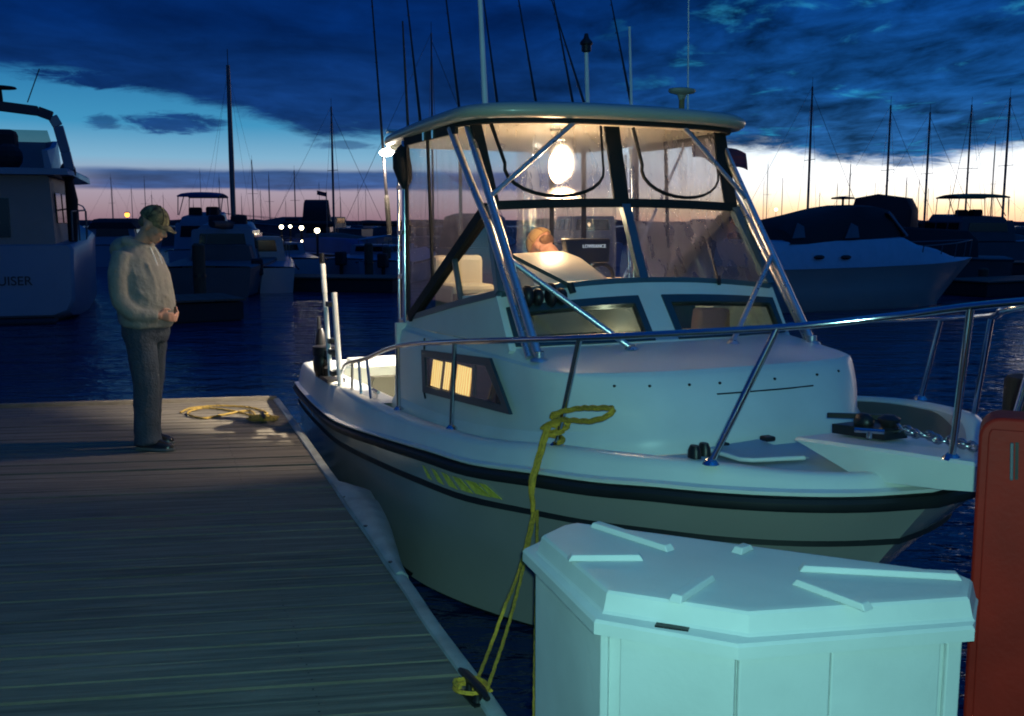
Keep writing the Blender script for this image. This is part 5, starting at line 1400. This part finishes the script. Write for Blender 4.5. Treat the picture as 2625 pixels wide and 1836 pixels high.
def motorboat(label, pos, rz, L, B, fs, fb, cab=None, fly=None, bim=None, canvas=None, hullmat='bgwhite', canmat='bgdark', group=None, name='motor_boat', outboard=False):
    r = thing(name, label, 'boat', (pos[0], pos[1], WATER), rz, group)
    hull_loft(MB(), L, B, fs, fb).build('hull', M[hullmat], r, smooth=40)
    st = MB(); 
    for sg in (-1, 1):
        pts = []
        for i in range(9):
            t = i / 8; pts.append((t * L, sg * (B / 2 * (1 - max(0, (t - .45) / .55) ** 2.1) + .01), (fs + (fb - fs) * t ** 1.7) - .04))
        st.tube(pts, .03, 5)
    st.build('rub_rail', M['bgdark'], r)
    if cab:
        x0, x1, h = cab; w_ = B / 2 * .80; zf = fs + (fb - fs) * (x1 / L) ** 1.7
        cb_ = cabin_loft(MB(), [(x0, fs + h, w_), (x0 + (x1 - x0) * .62, fs + h, w_ * .96), (x1, zf + .05, w_ * .7)], fs - .02)
        c_ = cb_.build('cabin', M[hullmat], r, smooth=30)
        wn_ = MB(); zt = fs + h * .88; zb = fs + h * .48
        for sg in (-1, 1):
            for k in range(3):
                xa = x0 + (x1 - x0) * (.05 + .19 * k); xb = xa + (x1 - x0) * .15
                wn_.slab([(xa, sg * w_ * .955, zb), (xb, sg * w_ * .955, zb), (xb, sg * w_ * .905, zt), (xa, sg * w_ * .905, zt)], (0, sg * .02, 0))
        wn_.slab([(x0, -w_ * .7, zb), (x0, w_ * .7, zb), (x0, w_ * .64, zt), (x0, -w_ * .64, zt)], (-.02, 0, 0))
        wn_.each('cabin_window', M['dglass'], c_)
    if fly:
        x0, x1, z0, h = fly; w_ = B / 2 * .68
        cabin_loft(MB(), [(x0, z0 + h * .6, w_), (x0 + (x1 - x0) * .3, z0 + h * .7, w_), (x1 - .1, z0 + h, w_ * .92), (x1 + .3, z0 + .1, w_ * .8)], z0).build('flybridge', M[hullmat], r, smooth=30)
        s_ = MB(); s_.box(((x0 + x1) / 2 - .2, -.35, z0 + h * .9), (.5, .5, .5)); s_.box(((x0 + x1) / 2 - .2, .35, z0 + h * .85), (.45, .5, .5)); s_.each('seat', M['bgdark'], r, bevel=.08)
    if bim:
        x0, x1, z0, z1 = bim; w_ = B / 2 * .72; t_ = MB(); rg = []
        for i in range(9):
            t = i / 8; x = x0 + (x1 - x0) * t; zc = z1 - .10 * (2 * t - 1) ** 2
            rg.append([(x, w_ * math.cos(a_) * 1.0, zc - .08 + .08 * math.sin(a_)) for a_ in [math.pi * k / 8 for k in range(9)]] + [(x, -w_ * .97, zc - .13), (x, w_ * .97, zc - .13)])
        t_.loft(rg); t_.build('canvas_top', M[canmat], r, smooth=50)
        p_ = MB()
        for sg in (-1, 1):
            for xa, xb in ((x0 + .08, x0 + .1), (x1 - .08, x1 - .1), ((x0 + x1) / 2, x0 + .3)): p_.tube([(xa, sg * w_ * .95, z1 - .16), (xb, sg * w_, z0)], .02, 6)
        p_.each('top_pole', M['maststuff'], r)
    if canvas:
        x0, x1, z0, h = canvas; w_ = B / 2 * .82
        cabin_loft(MB(), [(x0, z0 + h * .6, w_), (x0 + .3, z0 + h * .9, w_), (x0 + (x1 - x0) * .5, z0 + h, w_), (x1 - .5, z0 + h * .9, w_ * .95), (x1, z0 + .1, w_ * .85)], z0, .82).build('canvas_cover', M[canmat], r, smooth=50)
    rl = MB(); zf = fb + .06
    for sg in (-1, 1):
        P_ = [(L * t, sg * max(.02, (B / 2 * (1 - max(0, (t - .45) / .55) ** 2.1) - .10)), fs + (fb - fs) * t ** 1.7 + .48) for t in (.5, .6, .7, .8, .9, .97)]
        rl.tube(P_, .016, 5)
        for p in P_: rl.tube([p, (p[0], p[1], p[2] - .46)], .012, 5)
    rl.build('bow_rail', M['maststuff'], r)
    if outboard:
        ob = MB(); ob.box((-.25, 0, fs + .05), (.38, .34, .5)); ob.box((-.22, 0, fs - .5), (.18, .12, .8)); ob.build('outboard_motor', M['bgdark'], r, bevel=.07)
    return r

# --- big motor yacht at left, seen from its stern
ya = rad(108)
yh = Vector((math.cos(ya), math.sin(ya), 0)); yp = Vector((-yh.y, yh.x, 0))
yo = Vector((-9.40, 21.6, WATER)) + yp * 2.1
yt = thing('motor_yacht', 'large white motor yacht seen from its stern at left with flybridge, radar arch, dark window', 'yacht', yo, ya)
hl = MB()
rg = []
for x, w_, zt, zb in ((0, 2.02, 1.62, .14), (.05, 2.08, 1.64, .10), (.35, 2.12, 1.66, .0), (3, 2.15, 1.7, -.2), (6, 2.05, 1.85, -.2), (8.5, 1.5, 2.05, -.2), (10.5, .7, 2.25, -.1), (11.6, .05, 2.4, .6)):
    rg.append([(x, -w_ * .80, zb - .0), (x, -w_ * .93, zb + .10), (x, -w_ * .985, zb + .35), (x, -w_, zt - .1), (x, -w_ + .06, zt), (x, w_ - .06, zt), (x, w_, zt - .1), (x, w_ * .985, zb + .35), (x, w_ * .93, zb + .10), (x, w_ * .80, zb)])
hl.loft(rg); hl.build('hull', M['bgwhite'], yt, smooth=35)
bt = MB(); bt.loft([[(x, -w_, -.5), (x, -w_, zb), (x, w_, zb), (x, w_, -.5)] for x, w_, zb in ((.1, 1.6, .11), (3, 1.8, .0), (8, 1.2, .0), (10.5, .5, .0))]); bt.build('bottom_paint', M['bgdark'], yt)
sw_ = MB(); sw_.box((-.3, 0, .03), (.7, 3.4, .08)); sw_.build('swim_platform', M['bgdark'], yt, bevel=.03)
cb_ = MB(); cabin_loft(cb_, [(.15, 3.10, 1.72), (4.0, 3.15, 1.72), (7.0, 2.9, 1.5), (8.3, 2.0, 1.1)], 1.6, .97); cbn = cb_.build('aft_cabin', M['bgcream'], yt, smooth=30)
wn_ = MB(); wn_.slab([(.15, -.86, 1.80), (.15, 1.4, 1.80), (.15, 1.4, 2.62), (.15, -.86, 2.62)], (-.03, 0, 0)); wn_.build('aft_window', M['dglass'], cbn)
wn_ = MB()
for sg in (-1, 1):
    for xa, xb in ((.7, 1.6), (1.9, 3.2), (3.5, 5.0)): wn_.slab([(xa, sg * 1.71, 2.1), (xb, sg * 1.71, 2.1), (xb, sg * 1.69, 2.75), (xa, sg * 1.69, 2.75)], (0, sg * .03, 0))
wn_.each('side_window', M['dglass'], cbn)
od = MB(); cabin_loft(od, [(-.15, 3.24, 2.08), (.2, 3.26, 2.14), (5.5, 3.3, 2.05), (6.2, 3.2, 1.7)], 3.11, .99); od.build('upper_deck', M['bgwhite'], yt, smooth=30)
fb_ = MB()
fb_.loft([[(x, -w_, 3.25), (x, -w_ * .96, zt), (x, -w_ * .90, zt), (x, -w_ * .92, 3.25)] for x, w_, zt in ((.0, 1.75, 3.62), (1.5, 1.75, 3.78), (3.4, 1.6, 4.05), (3.9, 1.3, 4.05))])
fb_.loft([[(x, w_, 3.25), (x, w_ * .96, zt), (x, w_ * .90, zt), (x, w_ * .92, 3.25)] for x, w_, zt in ((.0, 1.75, 3.62), (1.5, 1.75, 3.78), (3.4, 1.6, 4.05), (3.9, 1.3, 4.05))])
fb_.slab([(3.9, -1.35, 3.25), (3.9, 1.35, 3.25), (3.8, 1.3, 4.05), (3.8, -1.3, 4.05)], (.06, 0, 0)); fb_.build('flybridge', M['bgwhite'], yt)
ws_ = MB(); ws_.slab([(3.8, -1.35, 4.05), (3.8, 1.35, 4.05), (3.6, 1.3, 4.32), (3.6, -1.3, 4.32)], (.02, 0, 0)); ws_.build('flybridge_screen', M['tint'], yt)
s_ = MB()
for y in (-.55, .25, 1.0): s_.box((2.2, y, 3.75), (.5, .55, .9))
s_.ell((1.4, -.75, 3.55), (.3, .28, .3), 10, 8); s_.each('helm_seat', M['bgdark'], yt, bevel=.12)
ac = MB()
def arch(sg): return [(.25, sg * 2.08, 3.22), (.15, sg * 2.02, 3.6), (.02, sg * 1.92, 4.12), (.0, sg * 1.82, 4.32), (.0, sg * 1.55, 4.42), (.0, sg * .8, 4.50)]
P_ = arch(-1) + list(reversed(arch(1)))
lgm = [MB(), MB()]
for i in range(len(P_) - 1):
    n_l = len(P_) // 2
    if i < 3 or i >= len(P_) - 4: lgm[0 if i < 3 else 1].bar(P_[i], P_[i + 1], .20, .10, (1, 0, 0))
    else: ac.bar(P_[i], P_[i + 1], .20, .13, (1, 0, 0))
for q in lgm: q.build('arch_leg', M['bgwhite'], yt, bevel=.02)
ac.build('radar_arch', mat('dark_arch_canvas', (.07, .05, .06), .7), yt, bevel=.02)
ra = MB(); ra.lathe([(.16, 4.5), (.13, 4.65), (.12, 4.85), (.16, 5.0)], (.1, .25, 0), 12); ra.box((.1, .25, 5.03), (.12, 1.25, .07)); ra.lathe([(.05, 4.48), (.03, 4.85), (.32, 4.87), (.30, 4.90), (.05, 4.93)], (.1, -.85, 0), 14); ra.build('radar', M['bgdark'], yt, smooth=40)
an = MB(); an.tube([(.1, -1.35, 4.6), (.1, -1.62, 5.3)], .012, 5); an.build('antenna', M['maststuff'], yt)
cr_ = MB(); cr_.tube([(1.4, -1.95, 1.7), (1.1, -2.0, 2.6), (.9, -1.98, 3.05)], [.10, .13, .09], 8); cr_.ell((.85, -1.98, 3.22), (.20, .17, .22), 10, 8); cr_.tube([(.9, -1.95, 3.15), (.9, -1.62, 3.28)], .05, 6); cr_.build('outboard_motor', M['bgdark'], yt, smooth=50)
rl = MB(); rl.tube([(.3, -2.05, 1.72), (.3, -2.06, 2.35), (3, -2.1, 2.4), (7, -1.7, 2.55), (10, -.8, 2.9)], .02, 6)
for x, w_ in ((1.5, 2.08), (3, 2.1), (5, 1.95)): rl.tube([(x, -w_, 1.7), (x, -w_, 2.4)], .016, 6)
rl.build('side_rail', M['maststuff'], yt)
mt = Matrix(((0, 0, -1, -.012), (-1, 0, 0, -.72), (0, 1, 0, .87), (0, 0, 0, 1)))
text('CRUISER', .27, 'lettering', M['darkletter'], yt, mt, .004)

# --- express cruiser with dark canvas, right of the boat
ea = rad(21); eh = Vector((math.cos(ea), math.sin(ea), 0)); ep = Vector((-eh.y, eh.x, 0))
eo = Vector((5.5, 24.4, WATER))
def ecl(x, y, off=0.0):
    d = ray(x, y); c = Vector((0, 0, EYE)); o_ = eo + ep * off
    t = (o_ - c).dot(ep) / d.dot(ep); q = c + d * t - eo
    return q.dot(eh), q.z
ex = thing('express_cruiser', 'white express cruiser with dark navy canvas cover moored behind the right side of the boat', 'boat', eo, ea)
def prof_at(pts, off): return [ecl(x, y, off) for x, y in pts]
tipx = ecl(2178, 592)[0]
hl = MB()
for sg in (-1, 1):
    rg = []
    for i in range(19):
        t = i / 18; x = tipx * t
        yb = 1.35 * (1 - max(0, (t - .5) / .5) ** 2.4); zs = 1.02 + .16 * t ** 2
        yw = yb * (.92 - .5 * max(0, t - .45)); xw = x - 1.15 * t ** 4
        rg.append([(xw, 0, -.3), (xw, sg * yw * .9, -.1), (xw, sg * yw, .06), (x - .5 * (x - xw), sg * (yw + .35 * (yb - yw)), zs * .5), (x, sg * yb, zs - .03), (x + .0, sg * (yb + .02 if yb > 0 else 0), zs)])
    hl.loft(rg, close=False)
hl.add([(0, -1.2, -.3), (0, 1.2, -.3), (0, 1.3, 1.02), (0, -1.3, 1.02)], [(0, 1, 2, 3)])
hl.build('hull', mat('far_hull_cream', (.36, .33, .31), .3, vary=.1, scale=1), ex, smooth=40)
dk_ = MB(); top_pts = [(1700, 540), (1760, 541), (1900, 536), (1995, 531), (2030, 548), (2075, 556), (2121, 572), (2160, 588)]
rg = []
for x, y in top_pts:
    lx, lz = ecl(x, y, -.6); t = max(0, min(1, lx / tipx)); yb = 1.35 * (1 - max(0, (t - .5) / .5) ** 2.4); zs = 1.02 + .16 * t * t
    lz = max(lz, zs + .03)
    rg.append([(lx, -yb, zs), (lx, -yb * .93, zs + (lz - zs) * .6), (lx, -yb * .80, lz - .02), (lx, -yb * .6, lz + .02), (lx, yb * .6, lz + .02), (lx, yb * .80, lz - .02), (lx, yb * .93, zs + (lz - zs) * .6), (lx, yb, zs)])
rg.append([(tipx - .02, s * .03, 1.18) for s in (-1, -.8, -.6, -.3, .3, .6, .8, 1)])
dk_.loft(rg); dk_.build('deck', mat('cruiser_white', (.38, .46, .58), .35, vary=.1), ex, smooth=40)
cv = MB(); rg = []
for x, y, w_ in ((1706, 552, 1.16), (1712, 512, 1.14), (1742, 490, 1.12), (1790, 479, 1.10), (1840, 466, 1.08), (1880, 460, 1.06), (1925, 462, 1.04), (1948, 468, 1.0), (1962, 480, .97)):
    lx, lz = ecl(x, y, 0); zb = 1.60
    rg.append([(lx, -w_, zb), (lx, -w_ * .92, zb + (lz - zb) * .6), (lx, -w_ * .74, lz - .05), (lx, -w_ * .4, lz), (lx, w_ * .4, lz), (lx, w_ * .74, lz - .05), (lx, w_ * .92, zb + (lz - zb) * .6), (lx, w_, zb)])
cv.loft(rg); cv.build('canvas_cover', M['bgdark'], ex, smooth=50)
wp = MB(); A_ = ecl(1962, 480, -.5); B_ = ecl(2000, 532, -.5)
for y0, y1 in ((-.95, -.33), (-.30, .30), (.33, .95)): wp.slab([(A_[0], y0 * .95, A_[1]), (A_[0], y1 * .95, A_[1]), (B_[0], y1, B_[1]), (B_[0], y0, B_[1])], (.03, 0, .03))
wp.each('windshield', M['dglass'], ex)
fr = MB()
for y in (-1.0, -.31, .31, 1.0): fr.bar((A_[0] + .03, y * .95, A_[1] + .04), (B_[0] + .03, y, B_[1] + .04), .05, .04)
fr.each('windshield_post', M['bgwhite'], ex)
pw_ = MB()
for cx_, ww in ((1795, 36), (1915, 40)):
    q = [ecl(cx_ - ww * .5, 535, -1.12), ecl(cx_ + ww * .3, 533, -1.12), ecl(cx_ + ww * .35, 508, -1.1), ecl(cx_, 500, -1.1)]
    pw_.slab([(a_, -1.10 + .10 * k, z) for (a_, z), k in zip(q, (0, 0, 1, 1.2))], (0, -.02, 0))
pw_.each('canvas_window', mat('hazy_window', (.10, .10, .13), .3), ex)
pt_ = MB()
for cx_ in (1835, 1895): lx, lz = ecl(cx_, 577, -1.3); pt_.ell((lx, -1.335, lz), (.16, .03, .06), 12, 6)
pt_.each('porthole', M['dglass'], ex, smooth=60)
tp_ = MB(); lx, lz = ecl(1890, 452, 0); tp_.lathe([(.03, -.1), (.03, .05), (.30, .06), (.28, .10), (.05, .13)], (lx, 0, lz), 12); tp_.build('radar', M['bgdark'], ex)
rl = MB(); P_ = [(tipx * t, -max(.05, 1.35 * (1 - max(0, (t - .5) / .5) ** 2.4) - .1), 1.45 + .2 * t * t) for t in (.62, .72, .82, .92, .99)]
rl.tube(P_, .018, 6); rl.tube([(a_, -b_, c_) for a_, b_, c_ in P_], .018, 6)
for a_, b_, c_ in P_: rl.tube([(a_, b_, c_), (a_ - .06, b_, c_ - .42)], .014, 5)
rl.build('bow_rail', M['maststuff'], ex)

# --- smaller boats by kind (x, y world)
def W0(px, Y): return ((px - PX) / FPX * Y * 1.012, Y)
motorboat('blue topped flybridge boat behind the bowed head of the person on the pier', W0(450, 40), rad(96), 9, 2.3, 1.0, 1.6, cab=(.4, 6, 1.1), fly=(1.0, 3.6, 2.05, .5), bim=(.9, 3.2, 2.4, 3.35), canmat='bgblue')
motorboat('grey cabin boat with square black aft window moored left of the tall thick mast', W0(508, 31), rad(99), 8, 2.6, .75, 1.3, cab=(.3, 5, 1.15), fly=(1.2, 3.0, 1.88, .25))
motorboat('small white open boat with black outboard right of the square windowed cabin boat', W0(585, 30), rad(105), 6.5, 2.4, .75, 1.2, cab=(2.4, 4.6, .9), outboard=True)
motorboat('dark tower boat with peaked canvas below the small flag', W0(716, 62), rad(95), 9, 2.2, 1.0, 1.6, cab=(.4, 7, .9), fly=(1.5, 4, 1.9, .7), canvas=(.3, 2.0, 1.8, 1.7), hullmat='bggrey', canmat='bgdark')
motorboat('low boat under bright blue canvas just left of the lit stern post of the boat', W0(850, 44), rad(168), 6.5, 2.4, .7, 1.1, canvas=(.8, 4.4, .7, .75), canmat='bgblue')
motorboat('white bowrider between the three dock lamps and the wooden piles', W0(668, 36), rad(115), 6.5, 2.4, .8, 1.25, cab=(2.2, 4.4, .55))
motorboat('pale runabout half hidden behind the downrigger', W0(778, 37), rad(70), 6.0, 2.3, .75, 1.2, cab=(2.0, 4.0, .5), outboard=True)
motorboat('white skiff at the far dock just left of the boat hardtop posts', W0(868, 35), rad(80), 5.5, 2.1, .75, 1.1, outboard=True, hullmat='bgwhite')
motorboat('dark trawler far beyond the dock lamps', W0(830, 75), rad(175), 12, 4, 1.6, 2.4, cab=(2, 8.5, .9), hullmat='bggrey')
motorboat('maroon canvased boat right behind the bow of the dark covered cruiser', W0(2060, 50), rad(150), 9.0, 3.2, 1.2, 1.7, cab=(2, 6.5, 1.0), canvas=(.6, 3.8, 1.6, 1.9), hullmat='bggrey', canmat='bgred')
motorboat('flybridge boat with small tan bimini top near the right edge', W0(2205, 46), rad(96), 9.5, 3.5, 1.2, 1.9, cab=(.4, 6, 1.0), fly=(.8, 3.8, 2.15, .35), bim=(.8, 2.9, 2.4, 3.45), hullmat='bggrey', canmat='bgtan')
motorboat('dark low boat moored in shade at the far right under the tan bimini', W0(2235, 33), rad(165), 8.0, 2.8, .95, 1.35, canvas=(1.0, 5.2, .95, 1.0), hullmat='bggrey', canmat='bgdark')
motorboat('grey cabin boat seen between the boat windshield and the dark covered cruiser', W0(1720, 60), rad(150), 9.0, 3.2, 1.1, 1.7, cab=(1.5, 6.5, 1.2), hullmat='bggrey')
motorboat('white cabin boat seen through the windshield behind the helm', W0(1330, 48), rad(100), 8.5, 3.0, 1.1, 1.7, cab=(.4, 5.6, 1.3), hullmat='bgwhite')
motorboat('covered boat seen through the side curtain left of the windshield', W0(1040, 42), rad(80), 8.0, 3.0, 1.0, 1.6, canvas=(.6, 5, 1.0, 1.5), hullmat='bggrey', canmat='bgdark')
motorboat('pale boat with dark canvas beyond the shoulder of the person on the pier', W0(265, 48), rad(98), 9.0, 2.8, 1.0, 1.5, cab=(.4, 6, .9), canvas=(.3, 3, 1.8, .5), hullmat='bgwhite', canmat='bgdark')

# --- sailboats: bare masts with stays
def sailboat(label, px, ytop, Y, rz, r=.07, stay=None, boom=True, L=9.0, lean=0.0):
    x, y = W0(px, Y)
    tz = EYE + (498 - ytop) / FPX * Y * 1.0 - WATER
    s_ = thing('sailboat', label, 'sailboat', (x, y, WATER), rz, 'sailboats with bare masts across the marina')
    mx = 0.0
    hull_loft(MB(), L, 2.9, .85, 1.25, 1.4, x0=-L * .55).build('hull', M['bgwhite'] if int(px) % 3 else M['bggrey'], s_, smooth=40)
    cabin_loft(MB(), [(-2.2, 1.42, .95), (.2, 1.45, .95), (2.0, 1.2, .6)], .85).build('cabin', M['bggrey'], s_, smooth=30)
    r *= .85; m = MB(); m.tube([(mx, 0, .9), (mx, 0, tz * .6), (mx, 0, tz)], [r, r, r * .72], 8); m.tube([(mx, 0, tz), (mx, 0, tz + .5)], .014, 5)
    if L > 8.5 and Y > 40: m.tube([(mx, -.6, tz * .58), (mx, .6, tz * .58)], .02, 6)
    mo = m.build('mast', M['maststuff'], s_, smooth=60)
    if boom:
        b_ = MB(); b_.tube([(mx - .1, 0, 2.0), (mx - 3.4, 0, 2.05)], [.16, .10], 8); b_.build('boom_cover', M['bgdark'] if int(px) % 2 else M['bgblue'], s_, smooth=60)
    g_ = MB(); q = .003 if Y < 40 else .009
    g_.tube([(mx, 0, tz * .97), (L * .44, 0, 1.3)], q * (1.5 if Y > 40 and Y < 80 else 1), 4); g_.tube([(mx, 0, tz), (-L * .53, 0, .95)], q, 4)
    for sg in ((-1, 1) if Y < 80 else ()): g_.tube([(mx, 0, tz * .97), (mx, sg * .6, tz * .58), (mx - .1, sg * 1.35, 1.0)], q, 4)
    g_.build('rigging', M['maststuff'], s_)
for a_ in [
    ('nearest sailboat, thick mast rising right of the person on the pier', 537, 160, 33, rad(95), .10),
    ('small sailboat whose thin mast is first right of the thick mast', 581, 362, 120, rad(85), .09),
    ('small sailboat whose thin mast is second right of the thick mast', 617, 395, 135, rad(100), .08),
    ('small sailboat whose short mast stands left of the peaked dark tower boat', 673, 385, 110, rad(70), .08),
    ('sailboat with tall mast and stay just right of the small flag', 757, 248, 62, rad(40), .085),
    ('sailboat whose tall mast shows faintly above the left end of the hardtop', 975, 92, 48, rad(20), .06),
    ('sailboat with tallest mast on the right, above the dark covered cruiser', 1796, 205, 58, rad(12), .085),
    ('distant sailboat with short thin mast rising above the dark canvas of the cruiser', 1886, 372, 130, rad(80), .09),
    ('sailboat with mast above the bow windshield of the dark covered cruiser', 1967, 245, 60, rad(15), .08),
    ('sailboat with thin short mast between the two tall masts right of the cruiser canvas', 2010, 400, 120, rad(60), .07),
    ('sailboat with mast above the maroon canvas boat', 2053, 260, 62, rad(10), .085),
    ('sailboat with straight mast left of the tan bimini top', 2142, 244, 66, rad(85), .08),
    ('distant sailboat with faint mast just above the tan bimini top', 2198, 322, 105, rad(70), .08),
    ('sailboat with tall mast closest to the right edge', 2224, 228, 60, rad(14), .085),
    ('far sailboat with faint mast close behind the right leg of the hardtop', 1706, 372, 150, rad(70), .06),
    ('far sailboat with hair thin mast at far left beyond the yacht antenna', 272, 400, 130, rad(60), .06),
    ('distant sailboat with thin mast behind the cap of the person on the pier', 345, 405, 140, rad(110), .06),
]: sailboat(*a_)
rnd2 = random.Random(11)
for a0, a1, cnt, lb, skip in ((255, 860, 15, 'distant sailboat with hair thin mast in the crowd of masts left of the boat', ()), (1690, 2290, 15, 'distant sailboat with hair thin mast in the crowd of masts right of the boat', ())):
    for k in range(cnt):
        px = a0 + (a1 - a0) * (k + rnd2.uniform(.15, .85)) / cnt
        sailboat(lb, px, rnd2.uniform(385, 452), rnd2.uniform(120, 210), rad(rnd2.uniform(30, 150)), .055, L=8.0)
# small flag on a pole above the marina
fg = thing('flag', 'tiny dark flag on a thin pole left of the tall stayed mast', 'flag', (*W0(742, 60), WATER))
MB().tube([(0, 0, 0), (0, 0, 3.9)], .03, 6).build('staff', M['maststuff'], fg)
f_ = MB(); f_.loft([[(-.02 - .09 * i, .03 * math.sin(i * 1.1), 3.85 + .02 * i - .05 * k) for k in range(6)] for i in range(7)], close=False); f_.build('cloth', M['flagr'], fg)

# --- floating docks and their piles
def dock(label, a, b, w_, ztop=0.0):
    a = Vector((a[0], a[1], 0)); b = Vector((b[0], b[1], 0)); mid = (a + b) / 2
    d = thing('floating_dock', label, 'dock', (mid.x, mid.y, WATER), math.atan2((b - a).y, (b - a).x))
    L = (b - a).length; h = ztop - WATER
    m = MB(); n = int(L / .30)
    for i in range(n):
        m.box((-L / 2 + (i + .5) * L / n, 0, h - .02), (L / n - .012, w_, .04))
    m.build('deck', M['dockwood'], d)
    f = MB(); f.box((0, 0, h * .45), (L - .1, w_ - .1, h * .9 - .06)); f.box((0, 0, -.2), (L - .2, w_ - .2, .5)); f.build('float', M['bgdark'], d)
    return d
dock('dark floating dock end behind the person on the pier, left of the open water', (*W0(330, 21.5),), (*W0(530, 22.5),), 2.0, -.02)
dock('long low floating dock in front of the small white boats', (*W0(540, 32),), (*W0(905, 31),), 1.8, -.05)
dock('dark floating dock at the right edge beyond the bow rail', (*W0(2140, 29),), (*W0(2500, 33),), 1.8, -.05)
dock('floating dock behind the dark covered cruiser', (*W0(1650, 38),), (*W0(2300, 42),), 1.8, 0)
for px, yt_, Y, lb in ((457, 545, 24, 'brown dock pile right beside the person on the pier'), (832, 545, 34, 'left one of the two brown piles beside the lit hardtop post'), (812, 560, 40, 'dim thin pile left of the two brown piles near the blue canvas boat'), (872, 552, 36, 'pile nearest to the lit hardtop post'), (2190, 600, 31, 'dark pile at the dock right of the cruiser bow')):
    x, y = W0(px, Y); zt = EYE + (498 - yt_) / FPX * Y - WATER
    p_ = thing('mooring_piling', lb, 'piling', (x, y, WATER))
    MB().lathe([(.15, -.6), (.15, zt - .05), (.10, zt)], n=12).build('post', M['piling'], p_, smooth=40); MB().lathe([(.165, zt * .5), (.165, zt * .5 + .06)], n=12).build('iron_band', M['darkmetal'], p_)
# --- lit dock lamps
def docklamp(label, px, py, Y, m, r, hgt=0):
    q = at(px, py, Y)
    l = thing('dock_lamp', label, 'lamp', (q.x, q.y, WATER), 0, 'lit lamps along the far docks')
    z = q.z - WATER
    pb = MB(); pb.tube([(0, 0, 0), (0, 0, z - r)], .05, 8); pb.build('post', M['bgdark'], l)
    MB().ell((0, 0, z), (r, r, r), 12, 8).build('lamp_globe', M[m], l, smooth=60)
    cpn = MB(); cpn.lathe([(r * 1.1, z + r * .8), (r * .9, z + r * 1.05), (.02, z + r * 1.2)], n=12); cpn.build('lamp_hood', M['bgdark'], l)
docklamp('leftmost of the four white lamps in a row, dim', 631, 509, 42, 'shoreglow', .085)
docklamp('second from left and smallest of the four white lamps in a row', 651, 508, 43, 'shoreglow', .065)
docklamp('third from left of the four white lamps in a row', 676, 511, 41.5, 'shoreglow', .09)
docklamp('rightmost and brightest of the four white lamps in a row', 711, 517, 40, 'shoreglow', .105)
docklamp('single orange lamp between the yacht and the person on the pier', 285, 482, 160, 'orangeglow', .40)
docklamp('lamp seen through the windshield above the head of the person in the boat', 1236, 524, 44, 'shoreglow', .09)
docklamp('small white lamp below and right of the four white lamps in a row', 677, 541, 40, 'shoreglow', .04)
docklamp('pinkish lamp low over the water between the hardtop leg and the dark covered cruiser', 1740, 470, 220, 'shoreglow', .30)
